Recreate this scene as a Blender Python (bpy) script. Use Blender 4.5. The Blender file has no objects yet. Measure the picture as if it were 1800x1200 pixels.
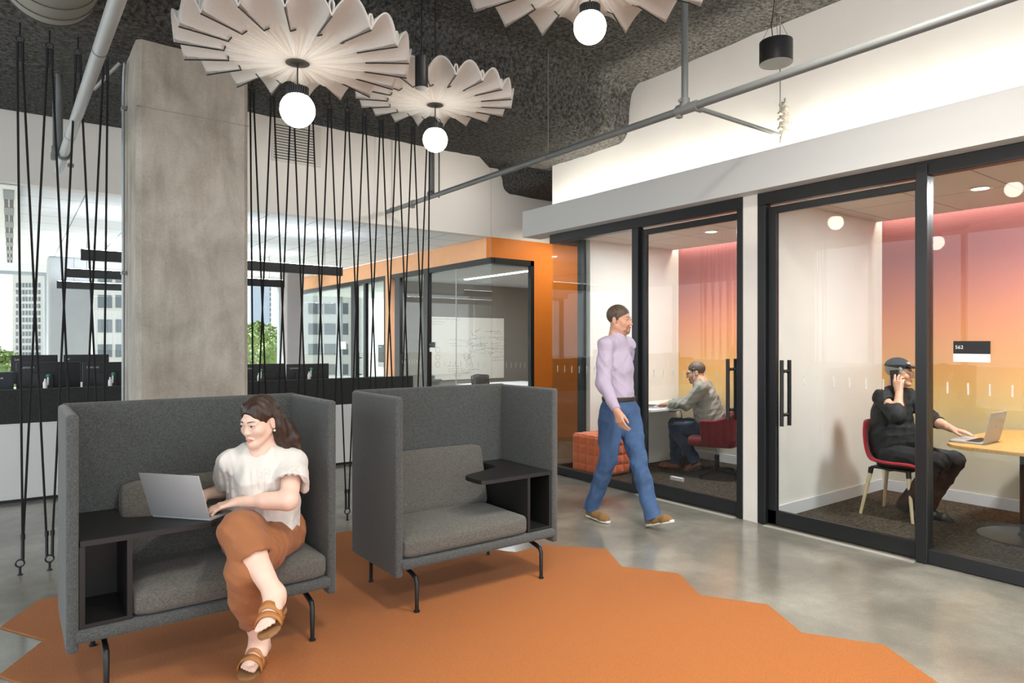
import bpy, bmesh, math, random
import numpy as np
from mathutils import Vector, Matrix, Euler, noise as mnoise
random.seed(7)
S = bpy.context.scene
COL = S.collection
R = math.radians
PI = math.pi
V = Vector

# ------------------------------------------------------------------ materials
def lin(c):
    return tuple(((x/255)/12.92 if x/255 <= .04045 else (((x/255)+.055)/1.055)**2.4) for x in c)

def mat(name, col, rough=.5, metal=0., var=0., vscale=6., bump=0., bscale=60., bdist=.002, spec=.5,
        emit=None, estr=0., coat=0., sheen=0., vdetail=4., stretch=None, col2=None, trans=0., alpha=None):
    """procedural principled material; col is 0-255 sRGB; var mixes a second tone by noise"""
    m = bpy.data.materials.new(name); m.use_nodes = True
    nt = m.node_tree; n = nt.nodes; L = nt.links
    b = n['Principled BSDF']
    c = lin(col)
    b.inputs['Base Color'].default_value = (*c, 1)
    b.inputs['Roughness'].default_value = rough
    b.inputs['Metallic'].default_value = metal
    b.inputs['Specular IOR Level'].default_value = spec
    b.inputs['Coat Weight'].default_value = coat
    b.inputs['Sheen Weight'].default_value = sheen
    if trans: b.inputs['Transmission Weight'].default_value = trans
    if emit:
        b.inputs['Emission Color'].default_value = (*lin(emit), 1); b.inputs['Emission Strength'].default_value = estr
    tc = n.new('ShaderNodeTexCoord'); src = tc.outputs['Object']
    if stretch:
        mp = n.new('ShaderNodeMapping'); mp.inputs['Scale'].default_value = stretch
        L.new(src, mp.inputs['Vector']); src = mp.outputs['Vector']
    if var or col2:
        t = n.new('ShaderNodeTexNoise'); t.inputs['Scale'].default_value = vscale; t.inputs['Detail'].default_value = vdetail
        L.new(src, t.inputs['Vector'])
        cr = n.new('ShaderNodeValToRGB')
        c2 = lin(col2) if col2 else tuple(min(1, x*(1+var)) for x in c)
        c1 = c if col2 else tuple(x*(1-var) for x in c)
        cr.color_ramp.elements[0].position = .35; cr.color_ramp.elements[1].position = .65
        cr.color_ramp.elements[0].color = (*c1, 1); cr.color_ramp.elements[1].color = (*c2, 1)
        L.new(t.outputs['Fac'], cr.inputs['Fac']); L.new(cr.outputs['Color'], b.inputs['Base Color'])
    if bump:
        t2 = n.new('ShaderNodeTexNoise'); t2.inputs['Scale'].default_value = bscale; t2.inputs['Detail'].default_value = 5
        L.new(src, t2.inputs['Vector'])
        bp = n.new('ShaderNodeBump'); bp.inputs['Strength'].default_value = bump; bp.inputs['Distance'].default_value = bdist
        L.new(t2.outputs['Fac'], bp.inputs['Height']); L.new(bp.outputs['Normal'], b.inputs['Normal'])
    return m

def glass_mat(name, tint=(238, 244, 243), refl=1.0):
    """thin architectural pane: clear transmission plus Fresnel mirror"""
    m = bpy.data.materials.new(name); m.use_nodes = True
    nt = m.node_tree; n = nt.nodes; L = nt.links
    n.remove(n['Principled BSDF']); out = n['Material Output']
    tr = n.new('ShaderNodeBsdfTransparent'); tr.inputs['Color'].default_value = (*lin(tint), 1)
    gl = n.new('ShaderNodeBsdfGlossy'); gl.inputs['Roughness'].default_value = .0
    gl.inputs['Color'].default_value = (refl, refl, refl, 1)
    fr = n.new('ShaderNodeFresnel'); fr.inputs['IOR'].default_value = 1.5
    mx = n.new('ShaderNodeMixShader')
    ge = n.new('ShaderNodeNewGeometry'); mr = n.new('ShaderNodeMapRange')
    mr.inputs['To Min'].default_value = 1.5; mr.inputs['To Max'].default_value = 1/1.5
    L.new(ge.outputs['Backfacing'], mr.inputs['Value']); L.new(mr.outputs['Result'], fr.inputs['IOR'])
    L.new(fr.outputs['Fac'], mx.inputs['Fac']); L.new(tr.outputs[0], mx.inputs[1]); L.new(gl.outputs[0], mx.inputs[2])
    L.new(mx.outputs[0], out.inputs['Surface'])
    return m

def emis(name, col, s):
    m = bpy.data.materials.new(name); m.use_nodes = True
    nt = m.node_tree; n = nt.nodes
    b = n['Principled BSDF']; b.inputs['Base Color'].default_value = (.9, .9, .9, 1)
    b.inputs['Emission Color'].default_value = (*lin(col), 1); b.inputs['Emission Strength'].default_value = s
    return m

# ------------------------------------------------------------------ mesh collector
class G:
    def __init__(s): s.bm = bmesh.new()
    def _merge(s, b, M=None):
        me = bpy.data.meshes.new('tmp')
        if M is not None: bmesh.ops.transform(b, matrix=M, verts=b.verts)
        b.to_mesh(me); b.free(); s.bm.from_mesh(me); bpy.data.meshes.remove(me)
    def box(s, x0, x1, y0, y1, z0, z1, bev=0., seg=2, M=None):
        b = bmesh.new(); bmesh.ops.create_cube(b, size=1)
        bmesh.ops.scale(b, vec=(x1-x0, y1-y0, z1-z0), verts=b.verts)
        bmesh.ops.translate(b, vec=((x0+x1)/2, (y0+y1)/2, (z0+z1)/2), verts=b.verts)
        if bev: bmesh.ops.bevel(b, geom=b.edges[:], offset=bev, segments=seg, affect='EDGES', profile=.6)
        s._merge(b, M); return s
    def cushion(s, x0, x1, y0, y1, z0, z1, puff=.02, n=10, r=.03, M=None):
        """soft box: subdivided, rounded edges and a crowned top/front"""
        b = bmesh.new(); bmesh.ops.create_cube(b, size=2)
        bmesh.ops.subdivide_edges(b, edges=b.edges[:], cuts=n, use_grid_fill=True)
        hx, hy, hz = (x1-x0)/2, (y1-y0)/2, (z1-z0)/2
        for v in b.verts:
            p = v.co.copy()
            q = V((p.x*hx, p.y*hy, p.z*hz))
            inner = V((max(-hx+r, min(hx-r, q.x)), max(-hy+r, min(hy-r, q.y)), max(-hz+r, min(hz-r, q.z))))
            dlt = q-inner
            if dlt.length > 1e-9: q = inner+dlt.normalized()*min(r, dlt.length*1.0 if dlt.length < r else r)
            ex, ey, ez = 1-p.x**2, 1-p.y**2, 1-p.z**2
            q.z += puff*(1 if p.z > 0 else -.15)*abs(p.z)*math.sqrt(max(0, ex*ey))
            q.y += puff*.6*p.y*math.sqrt(max(0, ex*ez))
            q.x += puff*.4*p.x*math.sqrt(max(0, ey*ez))
            v.co = q
        bmesh.ops.translate(b, vec=((x0+x1)/2, (y0+y1)/2, (z0+z1)/2), verts=b.verts)
        s._merge(b, M); return s
    def cyl(s, p0, p1, r0, r1=None, seg=24, cap=True):
        p0, p1 = V(p0), V(p1); r1 = r0 if r1 is None else r1
        d = p1-p0; b = bmesh.new()
        bmesh.ops.create_cone(b, cap_ends=cap, segments=seg, radius1=r0, radius2=r1, depth=d.length)
        q = V((0, 0, 1)).rotation_difference(d.normalized())
        s._merge(b, Matrix.Translation((p0+p1)/2) @ q.to_matrix().to_4x4()); return s
    def sphere(s, c, r, sub=3, sc=(1, 1, 1), rot=None):
        b = bmesh.new(); bmesh.ops.create_icosphere(b, subdivisions=sub, radius=r)
        M = Matrix.Translation(c)
        if rot is not None: M = M @ rot.to_4x4()
        s._merge(b, M @ Matrix.Diagonal((*sc, 1))); return s
    def uvs(s, c, r, u=32, v=16, sc=(1, 1, 1)):
        b = bmesh.new(); bmesh.ops.create_uvsphere(b, u_segments=u, v_segments=v, radius=r)
        s._merge(b, Matrix.Translation(c) @ Matrix.Diagonal((*sc, 1))); return s
    def tube(s, pts, r, seg=10, cap=True):
        """round tube along a polyline; r scalar or list"""
        pts = [V(p) for p in pts]; n = len(pts)
        rr = [r]*n if not hasattr(r, '__len__') else r
        b = s.bm; rings = []
        t0 = (pts[1]-pts[0]).normalized()
        up = V((0, 0, 1)) if abs(t0.z) < .9 else V((1, 0, 0))
        nx = t0.cross(up).normalized()
        for i, p in enumerate(pts):
            if i == 0: t = t0
            elif i == n-1: t = (pts[-1]-pts[-2]).normalized()
            else:
                t = ((pts[i]-pts[i-1]).normalized()+(pts[i+1]-pts[i]).normalized())
                t = t.normalized() if t.length > 1e-6 else t0
            nx = (nx-t*nx.dot(t)).normalized(); ny = t.cross(nx)
            sc = 1.
            if 0 < i < n-1:
                c = max(.35, t.dot((pts[i]-pts[i-1]).normalized())); sc = 1/c if c > .7 else 1.2
            rings.append([b.verts.new(p+(nx*math.cos(2*PI*k/seg)+ny*math.sin(2*PI*k/seg))*rr[i]) for k in range(seg)])
        for i in range(n-1):
            for k in range(seg):
                b.faces.new((rings[i][k], rings[i][(k+1) % seg], rings[i+1][(k+1) % seg], rings[i+1][k]))
        if cap:
            b.faces.new(rings[0][::-1]); b.faces.new(rings[-1])
        return s
    def torus(s, c, R_, r, M=None, seg=24, sg=8):
        b = bmesh.new(); rs = []
        for i in range(seg):
            a = 2*PI*i/seg
            rs.append([b.verts.new(((R_+r*math.cos(2*PI*k/sg))*math.cos(a), (R_+r*math.cos(2*PI*k/sg))*math.sin(a), r*math.sin(2*PI*k/sg))) for k in range(sg)])
        for i in range(seg):
            for k in range(sg):
                b.faces.new((rs[i][k], rs[(i+1) % seg][k], rs[(i+1) % seg][(k+1) % sg], rs[i][(k+1) % sg]))
        MM = Matrix.Translation(c)
        if M is not None: MM = MM @ M.to_4x4()
        s._merge(b, MM); return s
    def lathe(s, prof, c=(0, 0, 0), seg=32, M=None):
        b = bmesh.new(); rs = []
        for (r, z) in prof:
            rs.append([b.verts.new((r*math.cos(2*PI*k/seg), r*math.sin(2*PI*k/seg), z)) for k in range(seg)])
        for i in range(len(prof)-1):
            for k in range(seg):
                b.faces.new((rs[i][k], rs[i][(k+1) % seg], rs[i+1][(k+1) % seg], rs[i+1][k]))
        if prof[0][0] > 1e-5: b.faces.new(rs[0][::-1])
        if prof[-1][0] > 1e-5: b.faces.new(rs[-1])
        bmesh.ops.remove_doubles(b, verts=b.verts, dist=1e-6)
        MM = Matrix.Translation(c)
        if M is not None: MM = MM @ M.to_4x4()
        s._merge(b, MM); return s
    def prism(s, poly, z0, z1, bev=0., M=None):
        b = bmesh.new()
        lo = [b.verts.new((x, y, z0)) for x, y in poly]; hi = [b.verts.new((x, y, z1)) for x, y in poly]
        n = len(poly)
        b.faces.new(lo[::-1]); b.faces.new(hi)
        for i in range(n): b.faces.new((lo[i], lo[(i+1) % n], hi[(i+1) % n], hi[i]))
        bmesh.ops.recalc_face_normals(b, faces=b.faces[:])
        if bev: bmesh.ops.bevel(b, geom=[e for e in b.edges], offset=bev, segments=2, affect='EDGES')
        s._merge(b, M); return s
    def quad(s, a, b_, c, d):
        s.bm.faces.new([s.bm.verts.new(p) for p in (a, b_, c, d)]); return s
    def xf(s, M): bmesh.ops.transform(s.bm, matrix=M, verts=s.bm.verts); return s
    def obj(s, name, m, parent=None, smooth=True, angle=40, loc=None):
        me = bpy.data.meshes.new(name)
        bmesh.ops.recalc_face_normals(s.bm, faces=s.bm.faces[:])
        s.bm.to_mesh(me); s.bm.free()
        if smooth and len(me.polygons):
            me.polygons.foreach_set('use_smooth', [True]*len(me.polygons)); me.set_sharp_from_angle(angle=R(angle))
        if m: me.materials.append(m)
        o = bpy.data.objects.new(name, me); COL.objects.link(o)
        if parent: o.parent = parent
        if loc is not None: o.location = loc
        return o

def tag(o, label, cat, group=None, kind=None):
    o['label'] = label; o['category'] = cat
    if group: o['group'] = group
    if kind: o['kind'] = kind
    return o
def thing(name, label, cat, loc=(0, 0, 0), rz=0., group=None):
    o = bpy.data.objects.new(name, None); COL.objects.link(o)
    o.empty_display_size = .1
    o.location = loc; o.rotation_euler = (0, 0, rz)
    return tag(o, label, cat, group)
def struct(g, name, m, parent=None, smooth=False, label=None):
    o = g.obj(name, m, parent, smooth=smooth)
    if not parent: o['kind'] = 'structure'
    if label: o['label'] = label
    return o
def dup(root, loc=None, rz=None, label=None):
    def cp(o, par):
        c = o.copy(); COL.objects.link(c)
        if par is not None: c.parent = par
        for ch in list(o.children): cp(ch, c)
        return c
    r = cp(root, None)
    if loc is not None: r.location = loc
    if rz is not None: r.rotation_euler = (0, 0, rz)
    if label: r['label'] = label
    return r
def text(body, size, m, M, parent, name='lettering', ext=.0006, align='LEFT'):
    cu = bpy.data.curves.new('lettering', 'FONT'); cu.body = body; cu.size = size; cu.extrude = ext; cu.align_x = align
    o = bpy.data.objects.new('lettering_tmp', cu); COL.objects.link(o)
    dg = bpy.context.evaluated_depsgraph_get(); me = bpy.data.meshes.new_from_object(o.evaluated_get(dg))
    bpy.data.objects.remove(o); bpy.data.curves.remove(cu)
    me.materials.clear(); me.materials.append(m)
    t = bpy.data.objects.new(name, me); COL.objects.link(t); t.parent = parent; t.matrix_local = M
    return t

# ------------------------------------------------------------------ camera: level, 24 mm, eye at 1.5 m
YAW = math.atan2(.598, .8016)
cam = bpy.data.cameras.new('camera'); co = bpy.data.objects.new('camera', cam); COL.objects.link(co)
co.location = (0, 0, 1.5); co.rotation_euler = (R(90), 0, -YAW)
cam.sensor_width = 36; cam.lens = 36*1180/1800; cam.clip_end = 3000; cam.clip_start = .05
S.camera = co
S.view_settings.view_transform = 'Standard'; S.view_settings.look = 'None'; S.view_settings.gamma = 1
S.view_settings.use_curve_mapping = False; S.view_settings.exposure = 0.

# shared materials
white_paint = mat('white_paint', (226, 225, 221), .6, var=.02, vscale=2, bump=.05, bscale=200)
black_metal = mat('black_metal', (24, 26, 28), .38, spec=.5)
black_satin = mat('black_satin', (22, 22, 23), .5)
black_plastic = mat('black_plastic', (26, 28, 31), .45)
clear_glass = glass_mat('clear_glass', (246, 249, 248), .42)
# ================================================================== SETTING
def concrete_floor():
    m = bpy.data.materials.new('polished_concrete'); m.use_nodes = True
    nt = m.node_tree; n = nt.nodes; L = nt.links; b = n['Principled BSDF']
    tc = n.new('ShaderNodeTexCoord')
    n1 = n.new('ShaderNodeTexNoise'); n1.inputs['Scale'].default_value = 1.3; n1.inputs['Detail'].default_value = 8; n1.inputs['Roughness'].default_value = .65; n1.inputs['Distortion'].default_value = .15
    n2 = n.new('ShaderNodeTexNoise'); n2.inputs['Scale'].default_value = 90; n2.inputs['Detail'].default_value = 3
    L.new(tc.outputs['Object'], n1.inputs['Vector']); L.new(tc.outputs['Object'], n2.inputs['Vector'])
    cr = n.new('ShaderNodeValToRGB'); e = cr.color_ramp.elements
    e[0].position = .28; e[0].color = (*lin((110, 109, 102)), 1); e[1].position = .72; e[1].color = (*lin((160, 158, 148)), 1)
    x = e.new(.5); x.color = (*lin((131, 129, 120)), 1)
    L.new(n1.outputs['Fac'], cr.inputs['Fac'])
    cr2 = n.new('ShaderNodeValToRGB'); cr2.color_ramp.elements[0].position = .3; cr2.color_ramp.elements[0].color = (.88, .88, .88, 1)
    cr2.color_ramp.elements[1].position = .75; cr2.color_ramp.elements[1].color = (1.06, 1.06, 1.05, 1)
    L.new(n2.outputs['Fac'], cr2.inputs['Fac'])
    mx = n.new('ShaderNodeMix'); mx.data_type = 'RGBA'; mx.blend_type = 'MULTIPLY'; mx.inputs['Factor'].default_value = 1
    L.new(cr.outputs['Color'], mx.inputs['A']); L.new(cr2.outputs['Color'], mx.inputs['B']); L.new(mx.outputs['Result'], b.inputs['Base Color'])
    rr = n.new('ShaderNodeMapRange'); rr.inputs['To Min'].default_value = .10; rr.inputs['To Max'].default_value = .24
    L.new(n1.outputs['Fac'], rr.inputs['Value']); L.new(rr.outputs['Result'], b.inputs['Roughness'])
    b.inputs['Specular IOR Level'].default_value = .62
    return m
def rough_ceiling():
    m = bpy.data.materials.new('sprayed_fireproofing'); m.use_nodes = True
    nt = m.node_tree; n = nt.nodes; L = nt.links; b = n['Principled BSDF']
    b.inputs['Roughness'].default_value = .95; b.inputs['Specular IOR Level'].default_value = .2
    tc = n.new('ShaderNodeTexCoord')
    t = n.new('ShaderNodeTexNoise'); t.inputs['Scale'].default_value = 34; t.inputs['Detail'].default_value = 6; t.inputs['Roughness'].default_value = .7
    t2 = n.new('ShaderNodeTexNoise'); t2.inputs['Scale'].default_value = 1.1; t2.inputs['Detail'].default_value = 3
    L.new(tc.outputs['Object'], t.inputs['Vector']); L.new(tc.outputs['Object'], t2.inputs['Vector'])
    cr = n.new('ShaderNodeValToRGB'); cr.color_ramp.elements[0].position = .38; cr.color_ramp.elements[0].color = (*lin((44, 44, 43)), 1)
    cr.color_ramp.elements[1].position = .68; cr.color_ramp.elements[1].color = (*lin((112, 111, 107)), 1)
    L.new(t.outputs['Fac'], cr.inputs['Fac'])
    L.new(cr.outputs['Color'], b.inputs['Base Color'])
    bp = n.new('ShaderNodeBump'); bp.inputs['Strength'].default_value = .9; bp.inputs['Distance'].default_value = .03
    L.new(t.outputs['Fac'], bp.inputs['Height']); L.new(bp.outputs['Normal'], b.inputs['Normal'])
    return m
def raw_concrete():
    m = bpy.data.materials.new('raw_concrete'); m.use_nodes = True
    nt = m.node_tree; n = nt.nodes; L = nt.links; b = n['Principled BSDF']
    b.inputs['Roughness'].default_value = .85
    tc = n.new('ShaderNodeTexCoord')
    def noise(sc, det, dist=0., st=None):
        t = n.new('ShaderNodeTexNoise'); t.inputs['Scale'].default_value = sc; t.inputs['Detail'].default_value = det; t.inputs['Distortion'].default_value = dist; t.inputs['Roughness'].default_value = .62
        s = tc.outputs['Object']
        if st:
            mp = n.new('ShaderNodeMapping'); mp.inputs['Scale'].default_value = st; L.new(s, mp.inputs['Vector']); s = mp.outputs['Vector']
        L.new(s, t.inputs['Vector']); return t
    def ramp(src, stops):
        cr = n.new('ShaderNodeValToRGB'); e = cr.color_ramp.elements
        e[0].position, e[0].color = stops[0][0], (*stops[0][1], 1); e[1].position, e[1].color = stops[-1][0], (*stops[-1][1], 1)
        for p, c in stops[1:-1]: e.new(p).color = (*c, 1)
        L.new(src, cr.inputs['Fac']); return cr.outputs['Color']
    def mul(a, b_):
        mx = n.new('ShaderNodeMix'); mx.data_type = 'RGBA'; mx.blend_type = 'MULTIPLY'; mx.inputs['Factor'].default_value = 1
        L.new(a, mx.inputs['A']); L.new(b_, mx.inputs['B']); return mx.outputs['Result']
    a = ramp(noise(3.2, 9, .4, (1, 1, .8)).outputs['Fac'], [(.25, lin((146, 140, 130))), (.5, lin((172, 166, 155))), (.75, lin((194, 189, 179)))])
    st = ramp(noise(2.2, 6, .3, (2.2, 2.2, .5)).outputs['Fac'], [(.38, (.80, .78, .75)), (.55, (1, 1, 1))])
    vo = n.new('ShaderNodeTexVoronoi'); vo.inputs['Scale'].default_value = 14; L.new(tc.outputs['Object'], vo.inputs['Vector'])
    pits = ramp(vo.outputs['Distance'], [(.02, (.25, .23, .2)), (.05, (1, 1, 1))])
    fine = ramp(noise(60, 4).outputs['Fac'], [(.3, (.9, .9, .9)), (.7, (1.05, 1.05, 1.05))])
    L.new(mul(mul(mul(a, st), fine), pits), b.inputs['Base Color'])
    bp = n.new('ShaderNodeBump'); bp.inputs['Strength'].default_value = .25; bp.inputs['Distance'].default_value = .004
    L.new(noise(40, 5).outputs['Fac'], bp.inputs['Height']); L.new(bp.outputs['Normal'], b.inputs['Normal'])
    return m
def tile_ceiling(name, base, sx=.61, sy=.61, line=(150, 155, 158)):
    m = bpy.data.materials.new(name); m.use_nodes = True
    nt = m.node_tree; n = nt.nodes; L = nt.links; b = n['Principled BSDF']; b.inputs['Roughness'].default_value = .8
    tc = n.new('ShaderNodeTexCoord'); br = n.new('ShaderNodeTexBrick')
    br.offset = 0; br.inputs['Scale'].default_value = 1; br.inputs['Brick Width'].default_value = sx; br.inputs['Row Height'].default_value = sy
    br.inputs['Mortar Size'].default_value = .007; br.inputs['Color1'].default_value = (*lin(base), 1); br.inputs['Color2'].default_value = (*lin(tuple(c-3 for c in base)), 1)
    br.inputs['Mortar'].default_value = (*lin(line), 1)
    L.new(tc.outputs['Object'], br.inputs['Vector']); L.new(br.outputs['Color'], b.inputs['Base Color'])
    return m
def gradient_wall():
    m = bpy.data.materials.new('gradient_wallcovering'); m.use_nodes = True
    nt = m.node_tree; n = nt.nodes; L = nt.links; b = n['Principled BSDF']; b.inputs['Roughness'].default_value = .85
    tc = n.new('ShaderNodeTexCoord'); sp = n.new('ShaderNodeSeparateXYZ'); L.new(tc.outputs['Object'], sp.inputs[0])
    mr = n.new('ShaderNodeMapRange'); mr.inputs['From Min'].default_value = 0; mr.inputs['From Max'].default_value = 2.7
    L.new(sp.outputs['Z'], mr.inputs['Value'])
    cr = n.new('ShaderNodeValToRGB'); e = cr.color_ramp.elements
    st = [(0, (200, 194, 182)), (.2, (206, 191, 162)), (.32, (214, 182, 122)), (.41, (216, 166, 100)), (.51, (214, 150, 92)), (.62, (206, 130, 88)), (.74, (182, 108, 90)), (.86, (154, 90, 88)), (1, (154, 94, 96))]
    e[0].position, e[0].color = 0, (*lin(st[0][1]), 1); e[1].position, e[1].color = 1, (*lin(st[-1][1]), 1)
    for p, c in st[1:-1]: e.new(p).color = (*lin(c), 1)
    L.new(mr.outputs['Result'], cr.inputs['Fac']); L.new(cr.outputs['Color'], b.inputs['Base Color'])
    t = n.new('ShaderNodeTexNoise'); t.inputs['Scale'].default_value = 120; L.new(tc.outputs['Object'], t.inputs['Vector'])
    bp = n.new('ShaderNodeBump'); bp.inputs['Strength'].default_value = .35; bp.inputs['Distance'].default_value = .003
    L.new(t.outputs['Fac'], bp.inputs['Height']); L.new(bp.outputs['Normal'], b.inputs['Normal'])
    return m
floor_m = concrete_floor(); ceil_m = rough_ceiling(); conc_m = raw_concrete()
orange_paint = mat('orange_paint', (218, 124, 38), .55, var=.02)
peach_paint = mat('peach_paint', (244, 184, 138), .6, var=.02)
grey_wallm = mat('grey_wall_paint', (128, 123, 113), .8, var=.02)
loop_carpet = mat('dark_loop_carpet', (48, 43, 38), .95, col2=(92, 82, 70), vscale=26, vdetail=8, bump=.7, bscale=240, bdist=.006, spec=.1, stretch=(1, 2.6, 1))
office_carpet = mat('office_carpet', (120, 120, 118), .9, var=.1)

struct(G().box(-4.2, 9, -7, 17, -.15, 0), 'floor', floor_m)

# ceiling slab with the sprayed cross beam, one profile swept along X and roughened
def fillet(c, r, a0, a1, n=6): return [(c[0]+r*math.cos(R(a0+(a1-a0)*i/n)), c[1]+r*math.sin(R(a0+(a1-a0)*i/n))) for i in range(n+1)]
prof = [(-7 + i*.22, 4.11) for i in range(int((4.5+7)/.22))]
prof += fillet((4.62, 3.95), .16, 90, 15) + [(4.80, 3.86), (4.80, 3.76)] + fillet((4.94, 3.68), .13, 180, 270)
prof += [(5.1+.1*i, 3.55) for i in range(11)] + fillet((6.17, 3.68), .13, 270, 360) + [(6.31, 3.8), (6.32, 3.95), (6.4, 4.1)] + [(6.6+.2*i, 4.11) for i in range(8)]
g = G(); bm = g.bm; rows = []
nx = 170
for i in range(nx+1):
    x = -4.2 + (7.6+4.2)*i/nx
    row = []
    for (y, z) in prof:
        n1 = mnoise.noise((x*2.2, y*2.2, z*2.2))*.022 + mnoise.noise((x*9, y*9, z*9+3))*.010
        row.append(bm.verts.new((x, y+n1*.7, z+n1)))
    rows.append(row)
for i in range(nx):
    for j in range(len(prof)-1): bm.faces.new((rows[i][j], rows[i][j+1], rows[i+1][j+1], rows[i+1][j]))
struct(g, 'ceiling', ceil_m, smooth=True)
struct(G().box(-4.2, 9, -7, 17, 4.32, 4.5), 'ceiling_slab', ceil_m)
def sprayed_box(x0, x1, y0, y1, z0, z1):
    g = G(); b = bmesh.new(); bmesh.ops.create_cube(b, size=1)
    bmesh.ops.scale(b, vec=(x1-x0, y1-y0, z1-z0), verts=b.verts); bmesh.ops.translate(b, vec=((x0+x1)/2, (y0+y1)/2, (z0+z1)/2), verts=b.verts)
    bmesh.ops.bevel(b, geom=b.edges[:], offset=.11, segments=4, affect='EDGES')
    bmesh.ops.subdivide_edges(b, edges=[e for e in b.edges if e.calc_length() > .3], cuts=14, use_grid_fill=True)
    for v in b.verts:
        c = v.co; k = mnoise.noise(c*3)*.02+mnoise.noise(c*10)*.008; v.co = c+V((k, k, k))
    g._merge(b); return g
struct(sprayed_box(-4.2, 1.42, 6.2, 8.0, 3.68, 4.3), 'beam', ceil_m, smooth=True)
g = G(); bm = g.bm; rows = []
pr = [(5.2, 4.2), (5.5, 4.0)] + fillet((5.62, 3.94), .06, 90, 20) + [(5.70, 3.90), (5.72, 3.84)] + fillet((5.87, 3.81), .15, 180, 270, 8) + [(6.0, 3.66), (6.3, 3.65), (6.8, 3.65), (7.5, 3.65)]
for i in range(24):
    y = 6.2+1.72*i/23; row = []
    for (x, z) in pr:
        k = mnoise.noise((x*2.5, y*2.5, z*2.5))*.02+mnoise.noise((x*10, y*10, z*10))*.008; row.append(bm.verts.new((x+k, y, z+k)))
    rows.append(row)
for i in range(23):
    for q in range(len(pr)-1): bm.faces.new((rows[i][q], rows[i][q+1], rows[i+1][q+1], rows[i+1][q]))
struct(g, 'beam', ceil_m, smooth=True)

# upper wall over the glazed rooms, its fascia with a light cove behind it
struct(G().box(5.08, 5.3, -2, 6.02, 2.72, 4.3), 'wall_right', white_paint)
fas = G().prism([(4.81, 2.72), (5.079, 2.72), (5.079, 2.76), (4.86, 2.76), (4.86, 3.02), (4.81, 3.02)], -6.24, 2, 0, Matrix.Rotation(R(90), 4, 'X')).box(4.862, 5.30, 6.19, 6.239, 2.762, 3.019)
struct(fas, 'trim_1', mat('fascia_paint', (206, 208, 207), .55), label='pale grey fascia along the top of the glazed rooms')
led_white = emis('led_white', (255, 244, 228), 66)
o = G().box(4.90, 4.945, -1.8, 6.0, 2.765, 2.785).obj('cove_light', led_white, smooth=False)
tag(o, 'white light strip hidden in the cove behind the pale fascia', 'light')

# header wall at the back of the lounge and the office ceiling beyond
struct(G().box(-4.2, 7.6, 7.9, 8.06, 3.0, 4.3), 'wall_back', mat('header_paint', (222, 220, 214), .65, var=.015, vscale=1.5))
struct(G().box(5.513, 5.519, 7.896, 7.9, 2.72, 4.0), 'trim_2', mat('seam_grey', (176, 174, 168), .6))
off_ceil = tile_ceiling('office_ceiling_tile', (232, 236, 238))
struct(G().box(-4.2, 5.5, 8.06, 16.4, 3.0, 3.1), 'ceiling_office', off_ceil)

# orange meeting rooms: front wall (faces the lounge) and side wall (faces the desks)
g = G().box(5.52, 9, 7.9, 8.02, 2.71, 3.0).box(6.30, 9, 7.9, 8.02, 0, 2.71)
struct(g, 'wall_orange', orange_paint)
g = G().box(5.52, 5.62, 8.02, 16.2, 2.71, 3.0).box(5.52, 5.62, 11.08, 11.3, 0, 2.71)
struct(g, 'wall_peach', peach_paint)
struct(G().box(5.62, 9, 11.1, 11.25, 0, 2.7), 'wall_grey', grey_wallm)
struct(G().box(5.62, 9, 8.02, 11.1, 2.62, 2.7), 'ceiling_meeting', mat('meeting_ceiling', (214, 220, 220), .8))
struct(G().box(5.62, 9, 11.25, 16.2, 2.62, 2.7), 'ceiling_meeting_far', mat('meeting_ceiling_far', (214, 220, 220), .8))
struct(G().box(9, 9.1, -2, 17, 0, 4.3), 'wall_far_right', white_paint)
g = G().box(-4.2, -4.1, -7, 17, 0, .3).box(-4.2, -4.1, -7, 17, 3.5, 4.3)
for k in range(15): g.box(-4.2, -4.1, -7+1.7*k, -6.92+1.7*k, .3, 3.5)
struct(g, 'wall_left', white_paint)
struct(G().box(-4.1, 9, 8.3, 16, 0, .006), 'floor_office', mat('pale_bounce_floor', (196, 196, 192), .9, var=.06))  # hidden slab added, made pale to bounce daylight up to the office ceiling

# glazed room 1 and room 2 (right)
gw = gradient_wall()
struct(G().box(7.05, 7.2, 3.38, 5.9, 0, 3.0), 'wall_gradient_1', gw)
struct(G().box(7.05, 7.2, -.6, 3.20, 0, 3.0), 'wall_gradient_2', gw)
room_white = mat('room_white', (228, 224, 217), .6, var=.015)
struct(G().box(5.46, 7.2, 5.78, 5.9, 0, 2.9), 'wall_room_side', room_white)
struct(G().box(5.05, 7.2, 3.20, 3.38, 0, 2.9).box(4.95, 5.05, 3.235, 3.375, 0, 2.72), 'wall_divider', room_white)
struct(G().box(5.08, 7.2, -.72, -.6, 0, 2.9), 'wall_room_end', room_white)
rc_m = tile_ceiling('room_ceiling_tile', (214, 206, 198), 1.22, .61, (160, 152, 146))
struct(G().box(5.0, 6.93, 3.38, 5.78, 2.69, 2.74), 'ceiling_room_1', rc_m)
struct(G().box(5.0, 6.93, -.6, 3.20, 2.69, 2.74), 'ceiling_room_2', rc_m)
struct(G().box(5.0, 7.05, 3.38, 5.78, 0, .012), 'floor_room_1', loop_carpet)
struct(G().box(5.0, 7.05, -.6, 3.20, 0, .012), 'floor_room_2', loop_carpet)
bb = mat('baseboard_paint', (214, 214, 216), .5)
struct(G().box(7.035, 7.05, -.6, 3.20, .012, .115), 'baseboard_back', bb)
struct(G().box(7.035, 7.05, 3.38, 5.78, .012, .115), 'baseboard_back_room', bb)
struct(G().box(5.06, 7.035, 3.185, 3.20, .012, .115), 'baseboard_side', bb)
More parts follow.
